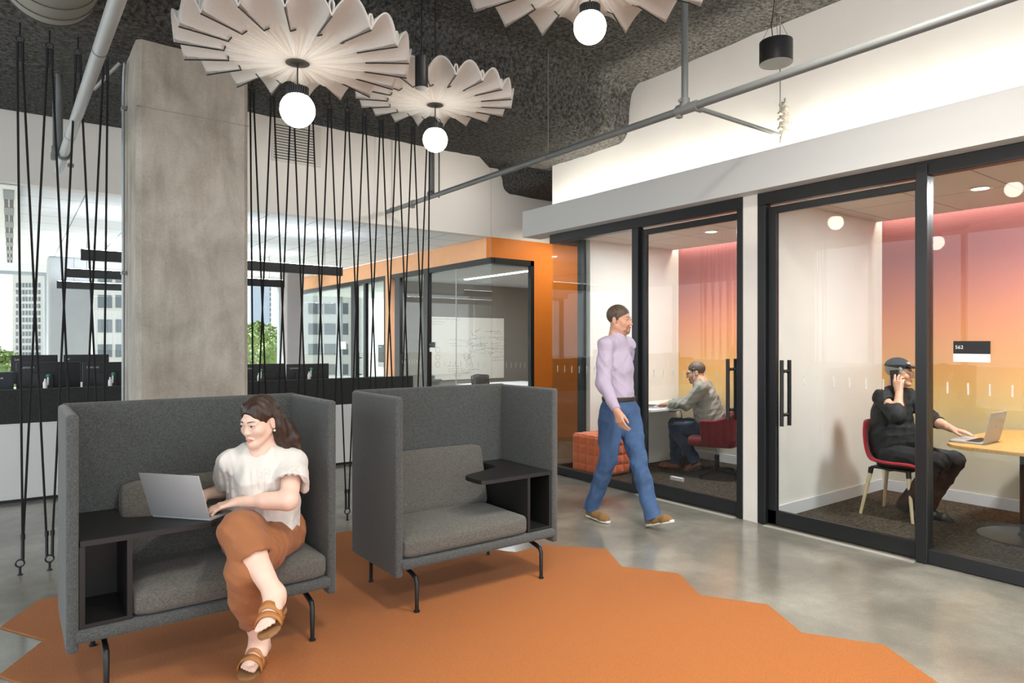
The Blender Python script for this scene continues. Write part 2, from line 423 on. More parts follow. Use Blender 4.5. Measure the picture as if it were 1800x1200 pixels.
struct(G().box(5.5, 7.035, 5.765, 5.78, .012, .115), 'baseboard_side_room', bb)
cove = emis('cove_warm', (255, 244, 230), 24)
o = G().box(6.955, 6.985, 3.40, 5.76, 2.78, 2.80).obj('cove_strip', cove, smooth=False); tag(o, 'light strip in the ceiling slot of the glazed room with the desk', 'light', )
o = G().box(6.955, 6.985, -.58, 3.18, 2.78, 2.80).obj('cove_strip', cove, smooth=False); tag(o, 'light strip in the ceiling slot of the glazed room with the round table', 'light')
struct(G().box(5.08, 7.2, -.6, 5.9, 2.86, 2.9), 'ceiling_slot', room_white)

# ---- black framed glazing on X = 4.98
XG = 4.98
tick_m = mat('frosted_tick', (232, 232, 228), .7); tick_m.node_tree.nodes['Principled BSDF'].inputs['Alpha'].default_value = .4
def stile(g, y0, y1, z0, z1, x0=4.945, x1=5.03): g.box(x0, x1, y0, y1, z0, z1, .003, 1)
def ticks(parent, ys, x, z=1.155, h=.075, w=.011):
    g = G()
    for y in ys: g.box(x-.002, x-.0005, y-w/2, y+w/2, z, z+h)
    return g.obj('frosted_ticks', tick_m, parent, smooth=False)
w1 = G(); stile(w1, 3.378, 5.91, 2.62, 2.72)
w1.box(5.03, 5.48, 5.86, 5.91, 2.62, 2.72)
stile(w1, 4.636, 5.91, .005, .085)
w1.box(5.03, 5.48, 5.86, 5.91, .005, .085)
stile(w1, 4.56, 4.64, .005, 2.62)
stile(w1, 3.378, 3.435, .005, 2.62)
w1.box(5.385, 5.47, 5.85, 5.92, .005, 2.70)
W1 = struct(w1, 'window_1', black_metal, label='black framed glazing of the room with the orange ottoman')
struct(G().box(4.975, 4.985, 4.64, 5.905, .085, 2.62), 'window_pane', clear_glass, W1)
struct(G().box(4.985, 5.385, 5.88, 5.89, .085, 2.62), 'window_pane', clear_glass, W1)
ticks(W1, [4.72+.12*i for i in range(10)], 4.975)
d1 = G(); stile(d1, 4.486, 4.56, .012, 2.60, 4.985, 5.025); stile(d1, 3.435, 3.46, .012, 2.60, 4.985, 5.025)
stile(d1, 3.46, 4.49, 2.545, 2.60, 4.985, 5.025); stile(d1, 3.435, 4.56, .012, .125, 4.985, 5.025)
D1 = struct(d1, 'door_1', black_metal, label='black framed sliding glass door left of the white wall post')
struct(G().box(5.0, 5.01, 3.46, 4.49, .125, 2.545), 'door_pane', clear_glass, D1)
ticks(D1, [3.56+.12*i for i in range(8)], 5.0)
def pull(parent, y, z0=.82, z1=1.35, xg=5.005):
    for sx in (-1, 1):
        x = xg+sx*.055
        g = G().cyl((x, y, z0), (x, y, z1), .016, seg=16)
        for z in (z0+.09, z1-.09): g.cyl((xg, y, z), (x, y, z), .011, seg=12).sphere((xg+sx*.02, y, z), .015, 2)
        g.obj('door_handle', black_satin, parent)
pull(D1, 3.525)
w2 = G(); stile(w2, -.6, 3.237, 2.62, 2.72); stile(w2, 3.165, 3.237, .005, 2.62); stile(w2, 1.947, 2.02, .005, 2.70, 4.93, 5.03)
stile(w2, -.6, 1.95, .005, .10); stile(w2, -.6, -.55, .005, 2.7)
W2 = struct(w2, 'window_2', black_metal, label='black framed glazing of the room with the wooden table')
struct(G().box(4.975, 4.985, -.55, 1.947, .10, 2.62), 'window_pane', clear_glass, W2)
ticks(W2, [1.84-.12*i for i in range(7)], 4.975)
d2 = G(); stile(d2, 3.09, 3.165, .012, 2.60, 4.985, 5.025); stile(d2, 2.02, 2.045, .012, 2.60, 4.985, 5.025)
stile(d2, 2.03, 3.1, 2.545, 2.60, 4.985, 5.025); stile(d2, 2.02, 3.165, .012, .125, 4.985, 5.025)
D2 = struct(d2, 'door_2', black_metal, label='black framed sliding glass door right of the white wall post')
struct(G().box(5.0, 5.01, 2.04, 3.1, .125, 2.545), 'door_pane', clear_glass, D2)
ticks(D2, [2.14+.12*i for i in range(7)], 5.0)
pull(D2, 3.02)
struct(G().box(4.90, 4.945, 2.02, 3.16, 0, .004).box(4.90, 4.945, 3.44, 4.56, 0, .004), 'trim_3', mat('threshold', (170, 168, 160), .5))

# ---- column at the rope line
g = G().prism([(.679+.03, 5.15), (1.409-.03, 5.15), (1.409, 5.18), (1.409, 5.85), (1.38, 5.88), (.709, 5.88), (.679, 5.85), (.679, 5.18)], 0, 3.62)
struct(g, 'column', conc_m, label='square raw concrete column behind the left sofa')
struct(G().box(.678, 1.41, 5.1492, 5.151, 3.09, 3.095), 'column_joint', mat('joint_dark', (138, 133, 124), .9), bpy.data.objects['column'])

# ---- far window wall
fr = mat('window_frame_grey', (150, 160, 168), .45)
mull_x = [-4.04+1.52*i for i in range(9)]
sill_m = mat('sill_white', (220, 222, 222), .5)
struct(G().box(-4.2, 9, 16.0, 16.25, 0, .55), 'wall_window_sill', sill_m)
struct(G().box(-4.2, 9, 16.0, 16.25, 2.85, 3.1), 'wall_window_head', sill_m)
for i in range(len(mull_x)-1):
    a, b = mull_x[i], mull_x[i+1]
    g = G().box(a, a+.06, 16.02, 16.18, .55, 2.85).box(a+.06, b, 16.02, 16.18, .55, .61).box(a+.06, b, 16.02, 16.18, 2.79, 2.85)
    w = struct(g, 'window_%d' % (i+3), fr)
    struct(G().box(a+.06, b, 16.09, 16.1, .61, 2.79), 'window_pane', clear_glass, w)
grey_col = mat('painted_column', (166, 170, 172), .7, var=.04, vscale=2)
struct(G().box(.52, 1.16, 14.3, 15, 0, 3.0, .03), 'column_far', grey_col, label='grey column by the office windows left of the lounge column')
struct(G().box(4.70, 5.06, 14.3, 14.8, 0, 3.0, .03), 'column_far', mat('mauve_column', (150, 143, 144), .7), label='mauve grey column by the office windows behind the ropes')
# ================================================================== RUG AND FURNITURE
def carpet_mat():
    m = mat('orange_carpet', (206, 112, 38), .95, bump=.8, bscale=330, bdist=.006, spec=.08, sheen=.15)
    nt = m.node_tree; n = nt.nodes; L = nt.links; b = n['Principled BSDF']
    tc = n.new('ShaderNodeTexCoord')
    t = n.new('ShaderNodeTexNoise'); t.inputs['Scale'].default_value = 260; t.inputs['Detail'].default_value = 2
    L.new(tc.outputs['Object'], t.inputs['Vector'])
    cr = n.new('ShaderNodeValToRGB'); e = cr.color_ramp.elements
    e[0].position = .3; e[0].color = (*lin((132, 74, 26)), 1); e[1].position = .7; e[1].color = (*lin((196, 119, 50)), 1)
    L.new(t.outputs['Fac'], cr.inputs['Fac']); L.new(cr.outputs['Color'], b.inputs['Base Color'])
    return m
rug_out = [(-.045, -2.2)]
y = -1.95; k = 0
left = []
yy = 4.417; a = -.045
while yy > -2.2:
    left.append((a, yy)); yy -= .318; a = .135 if a < 0 else -.045
right = [(3.437, 3.47)]
yy = 3.138; a = 3.25
while yy > -2.2:
    right.append((a, yy)); yy -= .3165; a = 3.445 if a < 3.3 else 3.25
poly = left[::-1] + [(.133, 4.75), (.30, 4.74), (.48, 5.03), (.84, 5.03), (1.02, 4.74), (1.38, 4.74), (1.56, 5.01), (2.13, 5.015), (2.32, 4.72), (2.50, 4.40), (2.68, 4.10), (2.863, 3.80), (3.143, 3.80)] + right
o = G().prism(poly, 0, .008).obj('rug', carpet_mat(), smooth=False)
tag(o, 'large orange carpet with zigzag edges lying on the polished concrete', 'rug')

def weave(name, c, c2):
    m = mat(name, c, .92, bump=.55, bscale=420, bdist=.002, spec=.15, sheen=.2)
    nt = m.node_tree; n = nt.nodes; L = nt.links; b = n['Principled BSDF']; tc = n.new('ShaderNodeTexCoord')
    fs = []
    for st in ((1, 1, .16), (.16, .16, 1)):
        mp = n.new('ShaderNodeMapping'); mp.inputs['Scale'].default_value = st; L.new(tc.outputs['Object'], mp.inputs['Vector'])
        t = n.new('ShaderNodeTexNoise'); t.inputs['Scale'].default_value = 520; t.inputs['Detail'].default_value = 1; L.new(mp.outputs['Vector'], t.inputs['Vector']); fs.append(t)
    ad = n.new('ShaderNodeMath'); ad.operation = 'ADD'; L.new(fs[0].outputs['Fac'], ad.inputs[0]); L.new(fs[1].outputs['Fac'], ad.inputs[1])
    cr = n.new('ShaderNodeValToRGB'); e = cr.color_ramp.elements
    e[0].position = .4; e[0].color = (*lin(c), 1); e[1].position = .62; e[1].color = (*lin(c2), 1)
    md = n.new('ShaderNodeMath'); md.operation = 'MULTIPLY'; md.inputs[1].default_value = .5; L.new(ad.outputs[0], md.inputs[0])
    L.new(md.outputs[0], cr.inputs['Fac']); L.new(cr.outputs['Color'], b.inputs['Base Color'])
    return m
sofa_fab = weave('grey_wool', (66, 70, 70), (95, 98, 97))
sofa_fab2 = weave('grey_wool_cushion', (80, 80, 77), (112, 110, 104))
table_black = mat('black_linoleum', (30, 30, 30), .42, bump=.1, bscale=300)
def sofa(loc, s, label):
    """one seat work sofa, s=+1 table on the right, -1 table on the left (mirrored)"""
    t = thing('work_sofa', label, 'sofa', loc, 0, 'high-backed work sofas on the orange carpet')
    def bx(x0, x1): return (x0, x1) if s > 0 else (-x1, -x0)
    def P(poly): return [(x*s, y) for x, y in (poly if s > 0 else poly[::-1])]
    G().box(-.565, .565, .562, .608, .21, 1.195, .018, 3).obj('back_panel', sofa_fab, t)
    G().box(*bx(-.577, -.532), .0, .595, .205, 1.19, .019, 3).obj('side_panel', sofa_fab, t)
    G().box(*bx(.532, .577), .0, .595, .205, 1.19, .019, 3).obj('side_panel', sofa_fab, t)
    G().box(-.545, .545, -.012, .562, .243, .297, .022, 4).obj('seat_base', sofa_fab, t)
    G().cushion(*bx(-.528, .332), -.005, .52, .296, .415, .022, 12, .035).obj('seat_cushion', sofa_fab2, t)
    M = Matrix.Translation((0, .415, .405)) @ Matrix.Rotation(R(-12), 4, 'X')
    G().cushion(*bx(-.522, .325), 0, .10, 0, .40, .012, 12, .03, M).obj('back_cushion', sofa_fab2, t)
    g = G().box(*bx(.337, .357), .012, .56, .297, .64).box(*bx(.51, .53), .012, .56, .297, .64)
    g.box(*bx(.357, .51), .012, .56, .297, .315).box(*bx(.357, .51), .36, .38, .315, .64)
    g.obj('side_cubby', table_black, t, smooth=False)
    top = [(.528, .005), (.528, .56), (.337, .56), (.337, .36), (.31, .33), (.26, .305), (.02, .225), (-.005, .20), (-.015, .17), (-.015, .05), (-.005, .02), (.02, .005)]
    G().prism(P(top), .641, .665, .002).obj('table_top', table_black, t, smooth=False)
    for lx in (-.45, .435):
        for (ya, yb) in ((.20, .0), (.38, .588)):
            k = 1 if ya < yb else -1
            g = G().box(lx*s-.03, lx*s+.03, ya-.04, ya+.04, .222, .244)
            g.tube([(lx*s, ya, .236), (lx*s, ya+k*.01, .222), (lx*s, yb-k*.05, .196), (lx*s, yb-k*.012, .184), (lx*s, yb, .160), (lx*s, yb, .006)], [.013, .013, .013, .013, .0125, .0105], 12)
            g.cyl((lx*s, yb, 0), (lx*s, yb, .008), .017, seg=16)
            g.obj('leg', black_metal, t)
    return t
sofa1 = sofa((.756, 3.285, .008), -1, 'dark grey high-backed sofa the woman sits in, laptop on its side table')
sofa2 = sofa((2.245, 3.285, .008), 1, 'empty grey high-backed sofa with black side table on its right')

# ---- laptops
alu = mat('brushed_aluminium', (188, 190, 193), .42, metal=.35, bump=.03, bscale=500)
key_m = mat('keyboard_black', (28, 28, 30), .5)
scr_m = mat('screen_dark', (30, 34, 40), .15)
logo_m = mat('mirror_logo', (236, 238, 240), .2, metal=.4)
def laptop(loc, rz, ang, w, label, logo=False, d=.225):
    """origin at the hinge centre, user on the +y side; lid leans to -y"""
    t = thing('laptop', label, 'laptop', loc, rz)
    b = G().prism([(-w/2, .0), (w/2, .0), (w/2, d-.012), (w/2-.012, d), (-w/2+.012, d), (-w/2, d-.012)], 0, .012, .003).obj('base', alu, t)
    g = G()
    for r in range(5):
        for c in range(13):
            x = -w*.40+w*.80*c/12; y = .035+.0185*r
            g.box(x-w*.029, x+w*.029, y-.0075, y+.0075, .012, .0135)
    g.obj('keyboard', key_m, b, smooth=False)
    G().box(-.05, .05, d-.085, d-.015, .0121, .0126).obj('trackpad', mat('trackpad', (176, 178, 180), .3, metal=.7), b, smooth=False)
    M = Matrix.Translation((0, -.002, .012)) @ Matrix.Rotation(R(ang), 4, 'X')
    l = G().box(-w/2, w/2, -.005, 0, 0, d, .0018, 2, M).obj('lid', alu, t)
    G().box(-w/2+.008, w/2-.008, 0.0002, .0008, .012, d-.008, 0, 1, M).obj('screen', scr_m, l, smooth=False)
    if logo:
        g = G().lathe([(0, 0), (.017, 0), (.017, .0006), (0, .0006)], (0, 0, 0), 20, None)
        g.xf(M @ Matrix.Translation((0, -.0056, d*.52)) @ Matrix.Rotation(R(90), 4, 'X'))
        g.obj('logo', logo_m, l)
    return t
hx, hy = (.533+.735)/2, (3.546+3.307)/2
laptop((hx, hy, .6745), math.atan2(.64, .767)-PI/2, 20, .318, 'open silver laptop on the black side table in front of the woman')
laptop((5.80, 1.86, .7515), 0, 12, .325, 'open silver laptop on the wooden table under the hand of the man in a cap', logo=True)
laptop((5.895, 5.325, .7465), R(-148), 14, .325, 'open silver laptop on the white desk of the man in a blazer')

# ---- room with the round-cornered wooden table
oak = mat('oak_veneer', (198, 152, 88), .4, var=.12, vscale=8, stretch=(1, 9, 1), vdetail=6)
oak_pale = mat('pale_oak', (206, 184, 148), .5, var=.08, vscale=14, stretch=(4, 4, .5))
def superellipse(cx, cy, a, b, n=4.2, k=48):
    pts = []
    for i in range(k):
        t = 2*PI*i/k; c, s_ = math.cos(t), math.sin(t)
        pts.append((cx+a*abs(c)**(2/n)*(1 if c > 0 else -1), cy+b*abs(s_)**(2/n)*(1 if s_ > 0 else -1)))
    return pts
t = thing('table', 'wooden table with rounded corners on a black pedestal, laptop on it', 'table', (6.16, 1.74, .012))
G().prism(superellipse(0, 0, .72, .37), .715, .738, .004).obj('tabletop', oak, t, smooth=False)
G().cyl((0, 0, .03), (0, 0, .715), .046, seg=28).cyl((0, 0, .70), (0, 0, .715), .15, seg=28).obj('pedestal', black_satin, t)
G().lathe([(0, 0), (.31, 0), (.315, .006), (.30, .012), (.06, .022), (.05, .05), (0, .05)], seg=48).obj('base_plate', mat('base_bronze', (52, 48, 44), .35, metal=.5), t)
red_fab = mat('red_felt', (176, 36, 48), .9, var=.14, vscale=120, bump=.3, bscale=260, sheen=.2)
def shell_chair(loc, rz, label):
    t = thing('shell_chair', label, 'chair', loc, rz)      # sitter looks to +y
    g = G(); bm = g.bm; prof = [(.235, .425), (.225, .445), (.15, .45), (.0, .44), (-.12, .442), (-.19, .475), (-.222, .54), (-.235, .62), (-.243, .70), (-.25, .775), (-.256, .80)]
    rows = []
    for j, (y, z) in enumerate(prof):
        f = j/(len(prof)-1); w = .225-.02*f-(.06*max(0, f-.82)/.18)-(.03 if j == 0 else 0); row = []
        for i in range(13):
            u = -1+2*i/12; curl = .045*abs(u)**2.5*(1 if f > .35 else .5)
            row.append(bm.verts.new((u*w, y+(curl if f > .45 else 0), z+(curl*.5 if f <= .45 else 0))))
        rows.append(row)
    for j in range(len(rows)-1):
        for i in range(12): bm.faces.new((rows[j][i], rows[j][i+1], rows[j+1][i+1], rows[j+1][i]))
    o = g.obj('seat_shell', red_fab, t)
    md = o.modifiers.new('s', 'SOLIDIFY'); md.thickness = .03; md.offset = -1; md = o.modifiers.new('b', 'SUBSURF'); md.levels = 2; md.render_levels = 2
    G().box(-.15, .15, -.16, .16, .396, .412, .004).obj('under_frame', black_satin, t)
    for sx in (-1, 1):
        for sy in (-1, 1):
            l = G().cyl((sx*.155, sy*.155, .36), (sx*.215, sy*.21, 0), .018, .012, 16).obj('leg', oak_pale, t)
            G().cyl((sx*.15, sy*.15, .402), (sx*.156, sy*.156, .352), .0205, .0195, 16).obj('leg_socket', black_satin, l)
    return t
shell_chair((6.11, 2.645, .012), PI, 'red felt chair on pale wooden legs under the man in a cap')

# ---- room with the desk
d_white = mat('desk_white', (236, 236, 234), .35)
t = thing('desk', 'white desk along the wall with the blazer man typing at it', 'desk', (6.2, 5.39, .012))
G().box(-.56, .72, -.39, .385, .708, .734, .004).obj('desktop', d_white, t, smooth=False)
G().box(-.52, .55, .20, .222, .0, .708).obj('modesty_panel', mat('panel_white', (226, 230, 234), .5), t, smooth=False)
G().tube([(.05, -.1, .70), (.06, -.12, .66), (.12, -.16, .655), (.18, -.18, .68), (.2, -.19, .62), (.21, -.17, .5), (.2, -.12, .40)], .005, 8).obj('cable', black_plastic, t)
maroon = mat('maroon_felt', (112, 26, 32), .9, var=.12, vscale=120, bump=.3, bscale=260, sheen=.2)
def tub_chair(loc, rz, label, m):
    t = thing('swivel_chair', label, 'chair', loc, rz, 'swivel tub chairs in the glazed room')   # sitter looks to +y
    g = G(); bm = g.bm; rows = []
    for j in range(7):
        f = j/6; row = []
        for i in range(19):
            a = PI*(-.18)+PI*1.36*i/18+PI     # open towards +y
            h = (.30+.16*max(0, -math.sin(a))**1.5) if True else .3
            r = .25+.06*f
            row.append(bm.verts.new((r*1.06*math.cos(a), r*math.sin(a)*.98, .345+h*f)))
        rows.append(row)
    for j in range(6):
        for i in range(18): bm.faces.new((rows[j][i], rows[j][i+1], rows[j+1][i+1], rows[j+1][i]))
    o = g.obj('tub_back', m, t); md = o.modifiers.new('s', 'SOLIDIFY'); md.thickness = .04; md.offset = 0
    md = o.modifiers.new('b', 'SUBSURF'); md.levels = 1; md.render_levels = 2
    G().cushion(-.245, .245, -.22, .29, .335, .45, .012, 8, .045).obj('seat', m, t)
    G().cyl((0, 0, .19), (0, 0, .34), .014, seg=14).obj('gas_lift', mat('chrome', (190, 192, 195), .15, metal=1), t)
    G().cyl((0, 0, .06), (0, 0, .23), .026, seg=16).obj('pole', black_satin, t)
    for k in range(4):
        a = PI/4+k*PI/2+.3
        l = G().tube([(0, 0, .075), (.16*math.cos(a), .16*math.sin(a), .06), (.31*math.cos(a), .31*math.sin(a), .035)], [.024, .019, .013], 10).obj('base_arm', black_satin, t)
        G().cyl((.30*math.cos(a), .30*math.sin(a), 0), (.30*math.cos(a), .30*math.sin(a), .032), .016, seg=12).obj('glide', black_plastic, l)
    return t
c1 = tub_chair((6.29, 4.62, .012), R(30), 'maroon swivel tub chair under the man in a grey blazer', maroon)
c2 = tub_chair((6.66, 3.86, .012), R(100), 'empty bright red tub chair behind the blazer man, seen past the door pulls', mat('bright_red_felt', (190, 40, 34), .9, bump=.3, bscale=260))
t = thing('side_table', 'small white topped table behind the blazer man', 'table', (6.86, 4.36, .012))
G().prism(superellipse(0, 0, .15, .15, 2), .70, .722, .003).obj('table_top', d_white, t, smooth=False)
G().cyl((0, 0, .01), (0, 0, .70), .02).obj('pole', black_satin, t); G().lathe([(0, 0), (.13, 0), (.12, .012), (0, .014)]).obj('base', black_satin, t)
# tufted ottoman
vel = mat('orange_velvet', (228, 98, 30), .8, var=.06, vscale=20, sheen=.6)
def ottoman():
    t = thing('ottoman', 'orange velvet tufted cube ottoman in the corner of the glazed room', 'ottoman', (5.37, 5.51, .012))
    b = bmesh.new(); bmesh.ops.create_cube(b, size=2); bmesh.ops.subdivide_edges(b, edges=b.edges[:], cuts=39, use_grid_fill=True)
    hx, hy, hz = .225, .245, .215
    for v in b.verts:
        p = v.co; q = V((p.x*hx, p.y*hy, p.z*hz)); r = .035
        inner = V((max(-hx+r, min(hx-r, q.x)), max(-hy+r, min(hy-r, q.y)), max(-hz+r, min(hz-r, q.z))))
        dl = q-inner
        if dl.length > 1e-9: q = inner+dl.normalized()*min(r, dl.length)
        ax = max(range(3), key=lambda i: abs(p[i])); u, w = [p[i] for i in range(3) if i != ax]
        f = lambda s_, n_: abs(math.sin(PI*(s_+1)/2*n_))**.5
        puff = .014*(min(f(u, 4), f(w, 4)))-.008
        nrm = V((0, 0, 0)); nrm[ax] = 1 if p[ax] > 0 else -1
        if not (ax == 2 and p[2] < 0): q += nrm*puff
        v.co = q+V((0, 0, hz+.012))
    g = G(); g._merge(b); g.obj('cushion', vel, t, angle=180)
    G().box(-.2, .2, -.22, .22, 0, .03).obj('plinth', black_satin, t, smooth=False)
ottoman()
G()
o = G().box(6.0-.31, 6.0-.27, 4.62, 4.78, .012, .05, .004).obj('power_strip', d_white); tag(o, 'small white power strip on the dark carpet behind the sliding door', 'power strip')
# room sign on the glass of room 2
t = thing('room_sign', 'black over white room number sign on the glass of the table room', 'sign', (4.972, 1.70, 1.420))
G().box(-.004, 0, -.104, .104, .0, .083).obj('sign_black', black_satin, t, smooth=False)
G().box(-.004, 0, -.104, .104, -.053, .0).obj('sign_white', mat('sign_white', (232, 232, 236), .5), t, smooth=False)
white_ink = mat('white_ink', (240, 240, 240), .6)
text('562', .032, white_ink, Matrix.Translation((-.0052, .093, .032)) @ Matrix(((0, 0, -1, 0), (-1, 0, 0, 0), (0, 1, 0, 0), (0, 0, 0, 1))), t)
# ================================================================== PENDANTS, ROPES, PIPES, DUCT
felt = mat('grey_felt', (190, 188, 184), .95, var=.05, vscale=200, bump=.25, bscale=260, spec=.1, sheen=.1)
seam_m = mat('seam_black', (22, 20, 18), .7)
bulb_m = emis('opal_bulb', (255, 246, 232), 24)
cord_m = mat('black_cord', (14, 14, 14), .7)
def felt_lamp(loc, Rr, rb, label, N=18, rot=0., top=None):
    t = thing('pendant_lamp', label, 'pendant lamp', loc, rot, 'pleated felt pendant lamps')
    g = G(); bm = g.bm; nr = 28; rows = []
    LOOP = [(0, 0), (-.045, .22), (-.075, .5), (-.07, .8), (-.035, 1), (.035, 1), (.07, .8), (.075, .5), (.045, .22), (0, 0)]
    NA = 14; ns = len(LOOP)+NA-1
    def P(r, i, k):
        f = (r-.10)/.90; g_ = max(0., (r-.6)/.4)
        if k < len(LOOP):
            lx, lz = LOOP[k]
            if r < .6: tt = lx*1.3*(1 if True else 0); z = .035*f*lz*.55-.012*f*(1-lz)
            else: tt = lx*(1-.25*g_); z = (.02+.10*g_)*lz
        else:
            q = (k-len(LOOP)+1)/NA; tt = .09*0+q; sn = math.sin(PI*q)
            if r < .6: z = .075*f*sn+.034*f*math.cos(6*PI*q)*sn
            else: z = (.035+.155*g_**.9)*sn**.9
        z += .05*f-.03*f*f
        th = 2*PI*(i+tt)/N
        rr = r+(.02*g_*math.sin(PI*((k-len(LOOP)+1)/NA)) if k >= len(LOOP) else 0)
        return V((Rr*rr*math.cos(th), Rr*rr*math.sin(th), Rr*z))
    for j in range(nr+1):
        r = .10+.90*j/nr
        rows.append([bm.verts.new(P(r, i, k)) for i in range(N) for k in range(ns)])
    M_ = N*ns
    for j in range(nr):
        for q in range(M_): bm.faces.new((rows[j][q], rows[j][(q+1) % M_], rows[j+1][(q+1) % M_], rows[j+1][q]))
    o = g.obj('shade', felt, t, angle=180)
    md = o.modifiers.new('s', 'SOLIDIFY'); md.thickness = .007; md.offset = 0
    g = G()
    for i in range(N):
        pts = [P(.61+.39*q/8, i, 0)+V((0, 0, -.007)) for q in range(9)]
        pts = [P(.60, i, len(LOOP)+2)+V((0, 0, -.006))]+pts
        g.tube(pts, .0032, 5)
    g.obj('seam', seam_m, t)
    G().lathe([(0, -.004), (Rr*.105, -.004), (Rr*.11, .002), (Rr*.105, .006), (0, .006)], seg=32).obj('hub', mat('dark_mesh', (70, 68, 64), .7), t)
    zb = -.235
    G().cyl((0, 0, zb), (0, 0, (top or 4.05)-loc[2]), .0035, seg=8).obj('cord', cord_m, t)
    hs = rb*.62
    g = G(); zz = zb+rb*.62
    for k in range(28):
        a = 2*PI*k/28; g.box(hs*.9, hs*1.04, -.0035, .0035, zz, zz+rb*.62, 0, 1, Matrix.Rotation(a, 4, 'Z'))
    g.cyl((0, 0, zz), (0, 0, zz+rb*.60), hs*.94, seg=32)
    g.obj('socket', black_plastic, t)
    G().uvs((0, 0, zb-.005), rb, 40, 20).obj('bulb', bulb_m, t, angle=180)
    return t
def CW(u, v, d):
    cx = (u-900)/1180*d; return (.8016*cx+.598*d, -.598*cx+.8016*d, 1.5+(600-v)/1180*d)
felt_lamp(CW(523, 110, 3.4), .562, .0865, 'pleated grey felt pendant lamp hanging nearest the concrete column', rot=.1)
felt_lamp(CW(765, 184, 4.6), .53, .084, 'smallest looking pleated felt pendant lamp, behind a black cylinder spotlight', rot=.24)
felt_lamp(CW(1037, -42, 3.15), .675, .076, 'pleated felt pendant lamp cut off by the top of the photo', rot=.17)

# ---- rope screen: a cord zigzags between ceiling rings and floor rings
rope_m = mat('black_rope', (17, 16, 16), .85, bump=.8, bscale=300, bdist=.004)
YR = 5.35
def rope_unit(x, first, last, label):
    t = thing('rope_pair', label, 'rope', (x, YR, 0), 0, 'ropes strung from ceiling to floor')
    zt, zb = 3.44, .075
    G().cyl((0, 0, zt+.02), (0, 0, 3.57), .005, seg=8).obj('ceiling_hook', black_metal, t)
    G().torus((0, 0, zt), .021, .0045, Matrix.Rotation(R(90), 3, 'X')).obj('ring', black_metal, t)
    for sgn, dx in ((-1, 0 if first else -.155), (1, 0 if last else .155)):
        st = G().tube([(sgn*.012, 0, zt-.02), (sgn*.014, 0, zt-.13), (dx-sgn*.014, 0, zb+.13), (dx-sgn*.012, 0, zb+.02)], .0068, 8).obj('strand', rope_m, t)
        G().cyl((sgn*.014, 0, zt-.145), (sgn*.013, 0, zt-.02), .0105, seg=8).obj('ferrule', black_plastic, st)
        G().cyl((dx-sgn*.014, 0, zb+.15), (dx-sgn*.014, 0, zb+.185), .0125, seg=8).cyl((dx-sgn*.013, 0, zb+.02), (dx-sgn*.014, 0, zb+.15), .0095, seg=8).obj('ferrule', black_plastic, st)
    G().torus((0, 0, zb), .023, .0055, Matrix.Rotation(R(90), 3, 'X')).obj('floor_ring', black_metal, t)
    G().cyl((0, 0, 0), (0, 0, .055), .008, seg=10).lathe([(0, 0), (.016, 0), (.016, .006), (0, .008)]).obj('floor_eye', black_metal, t)
    return t
words = ['first', 'second', 'third', 'fourth', 'fifth', 'sixth', 'seventh', 'eighth', 'ninth', 'tenth', 'eleventh']
for i in range(4):
    rope_unit(.045+.157*i, i == 0, i == 3, '%s black rope pair left of the concrete column' % words[3-i])
for i in range(11):
    rope_unit(1.49+.155*i, i == 0, i == 10, '%s black rope pair right of the concrete column' % words[i])

# ---- pipes
pipe_m = mat('grey_pipe', (112, 116, 116), .45, var=.04)
pipe_l = mat('pale_pipe', (150, 156, 158), .45)
t = thing('sprinkler_pipe', 'long grey sprinkler pipe running past the fascia of the glazed rooms', 'pipe', (3.85, 3.07, 3.155))
G().cyl((0, -5, 0), (0, 4.76, 0), .027, seg=20).obj('main_pipe', pipe_m, t)
G().cyl((0, .03, .0), (0, .03, .93), .024, seg=18).obj('drop_pipe', pipe_m, t)
G().cyl((.0, -.04, 0), (1.08, -.04, 0), .017, seg=14).obj('branch_pipe', pipe_m, t)
g = G().cyl((0, -.08, 0), (0, .10, 0), .036, seg=20).cyl((0, .03, 0), (0, .03, .075), .036, seg=20).cyl((0, -.04, 0), (.09, -.04, 0), .026, seg=16)
g.cyl((-.055, .03, .05), (.055, .03, .05), .008, seg=8).sphere((-.055, .03, .05), .013, 2).sphere((.055, .03, .05), .013, 2).box(-.02, .02, .06, .1, -.05, .04, .006)
g.obj('tee_coupling', mat('coupling_grey', (120, 123, 122), .5), t)
g = G().cyl((0, 4.05, 0), (0, 4.13, 0), .036, seg=18).cyl((0, 4.09, -.06), (0, 4.09, 0), .008, seg=8).box(-.03, .03, 4.07, 4.11, -.055, -.03, .004)
g.obj('groove_coupling', pipe_m, t)
def hanger(y):
    g = G().torus((0, y, -.0), .034, .004, Matrix.Rotation(R(90), 3, 'X')).cyl((0, y, .03), (0, y, 1.0), .0035, seg=8); g.obj('hanger_rod', pipe_m, t)
hanger(4.62); hanger(1.55)
g = G().cyl((.02, 3.65, .02), (.02, 3.65, .98), .028, seg=14).cyl((.10, 3.63, .0), (.10, 3.63, .98), .009, seg=8).sphere((0, 3.65, .03), .045, 2); g.obj('drop_pipe', pipe_m, t)
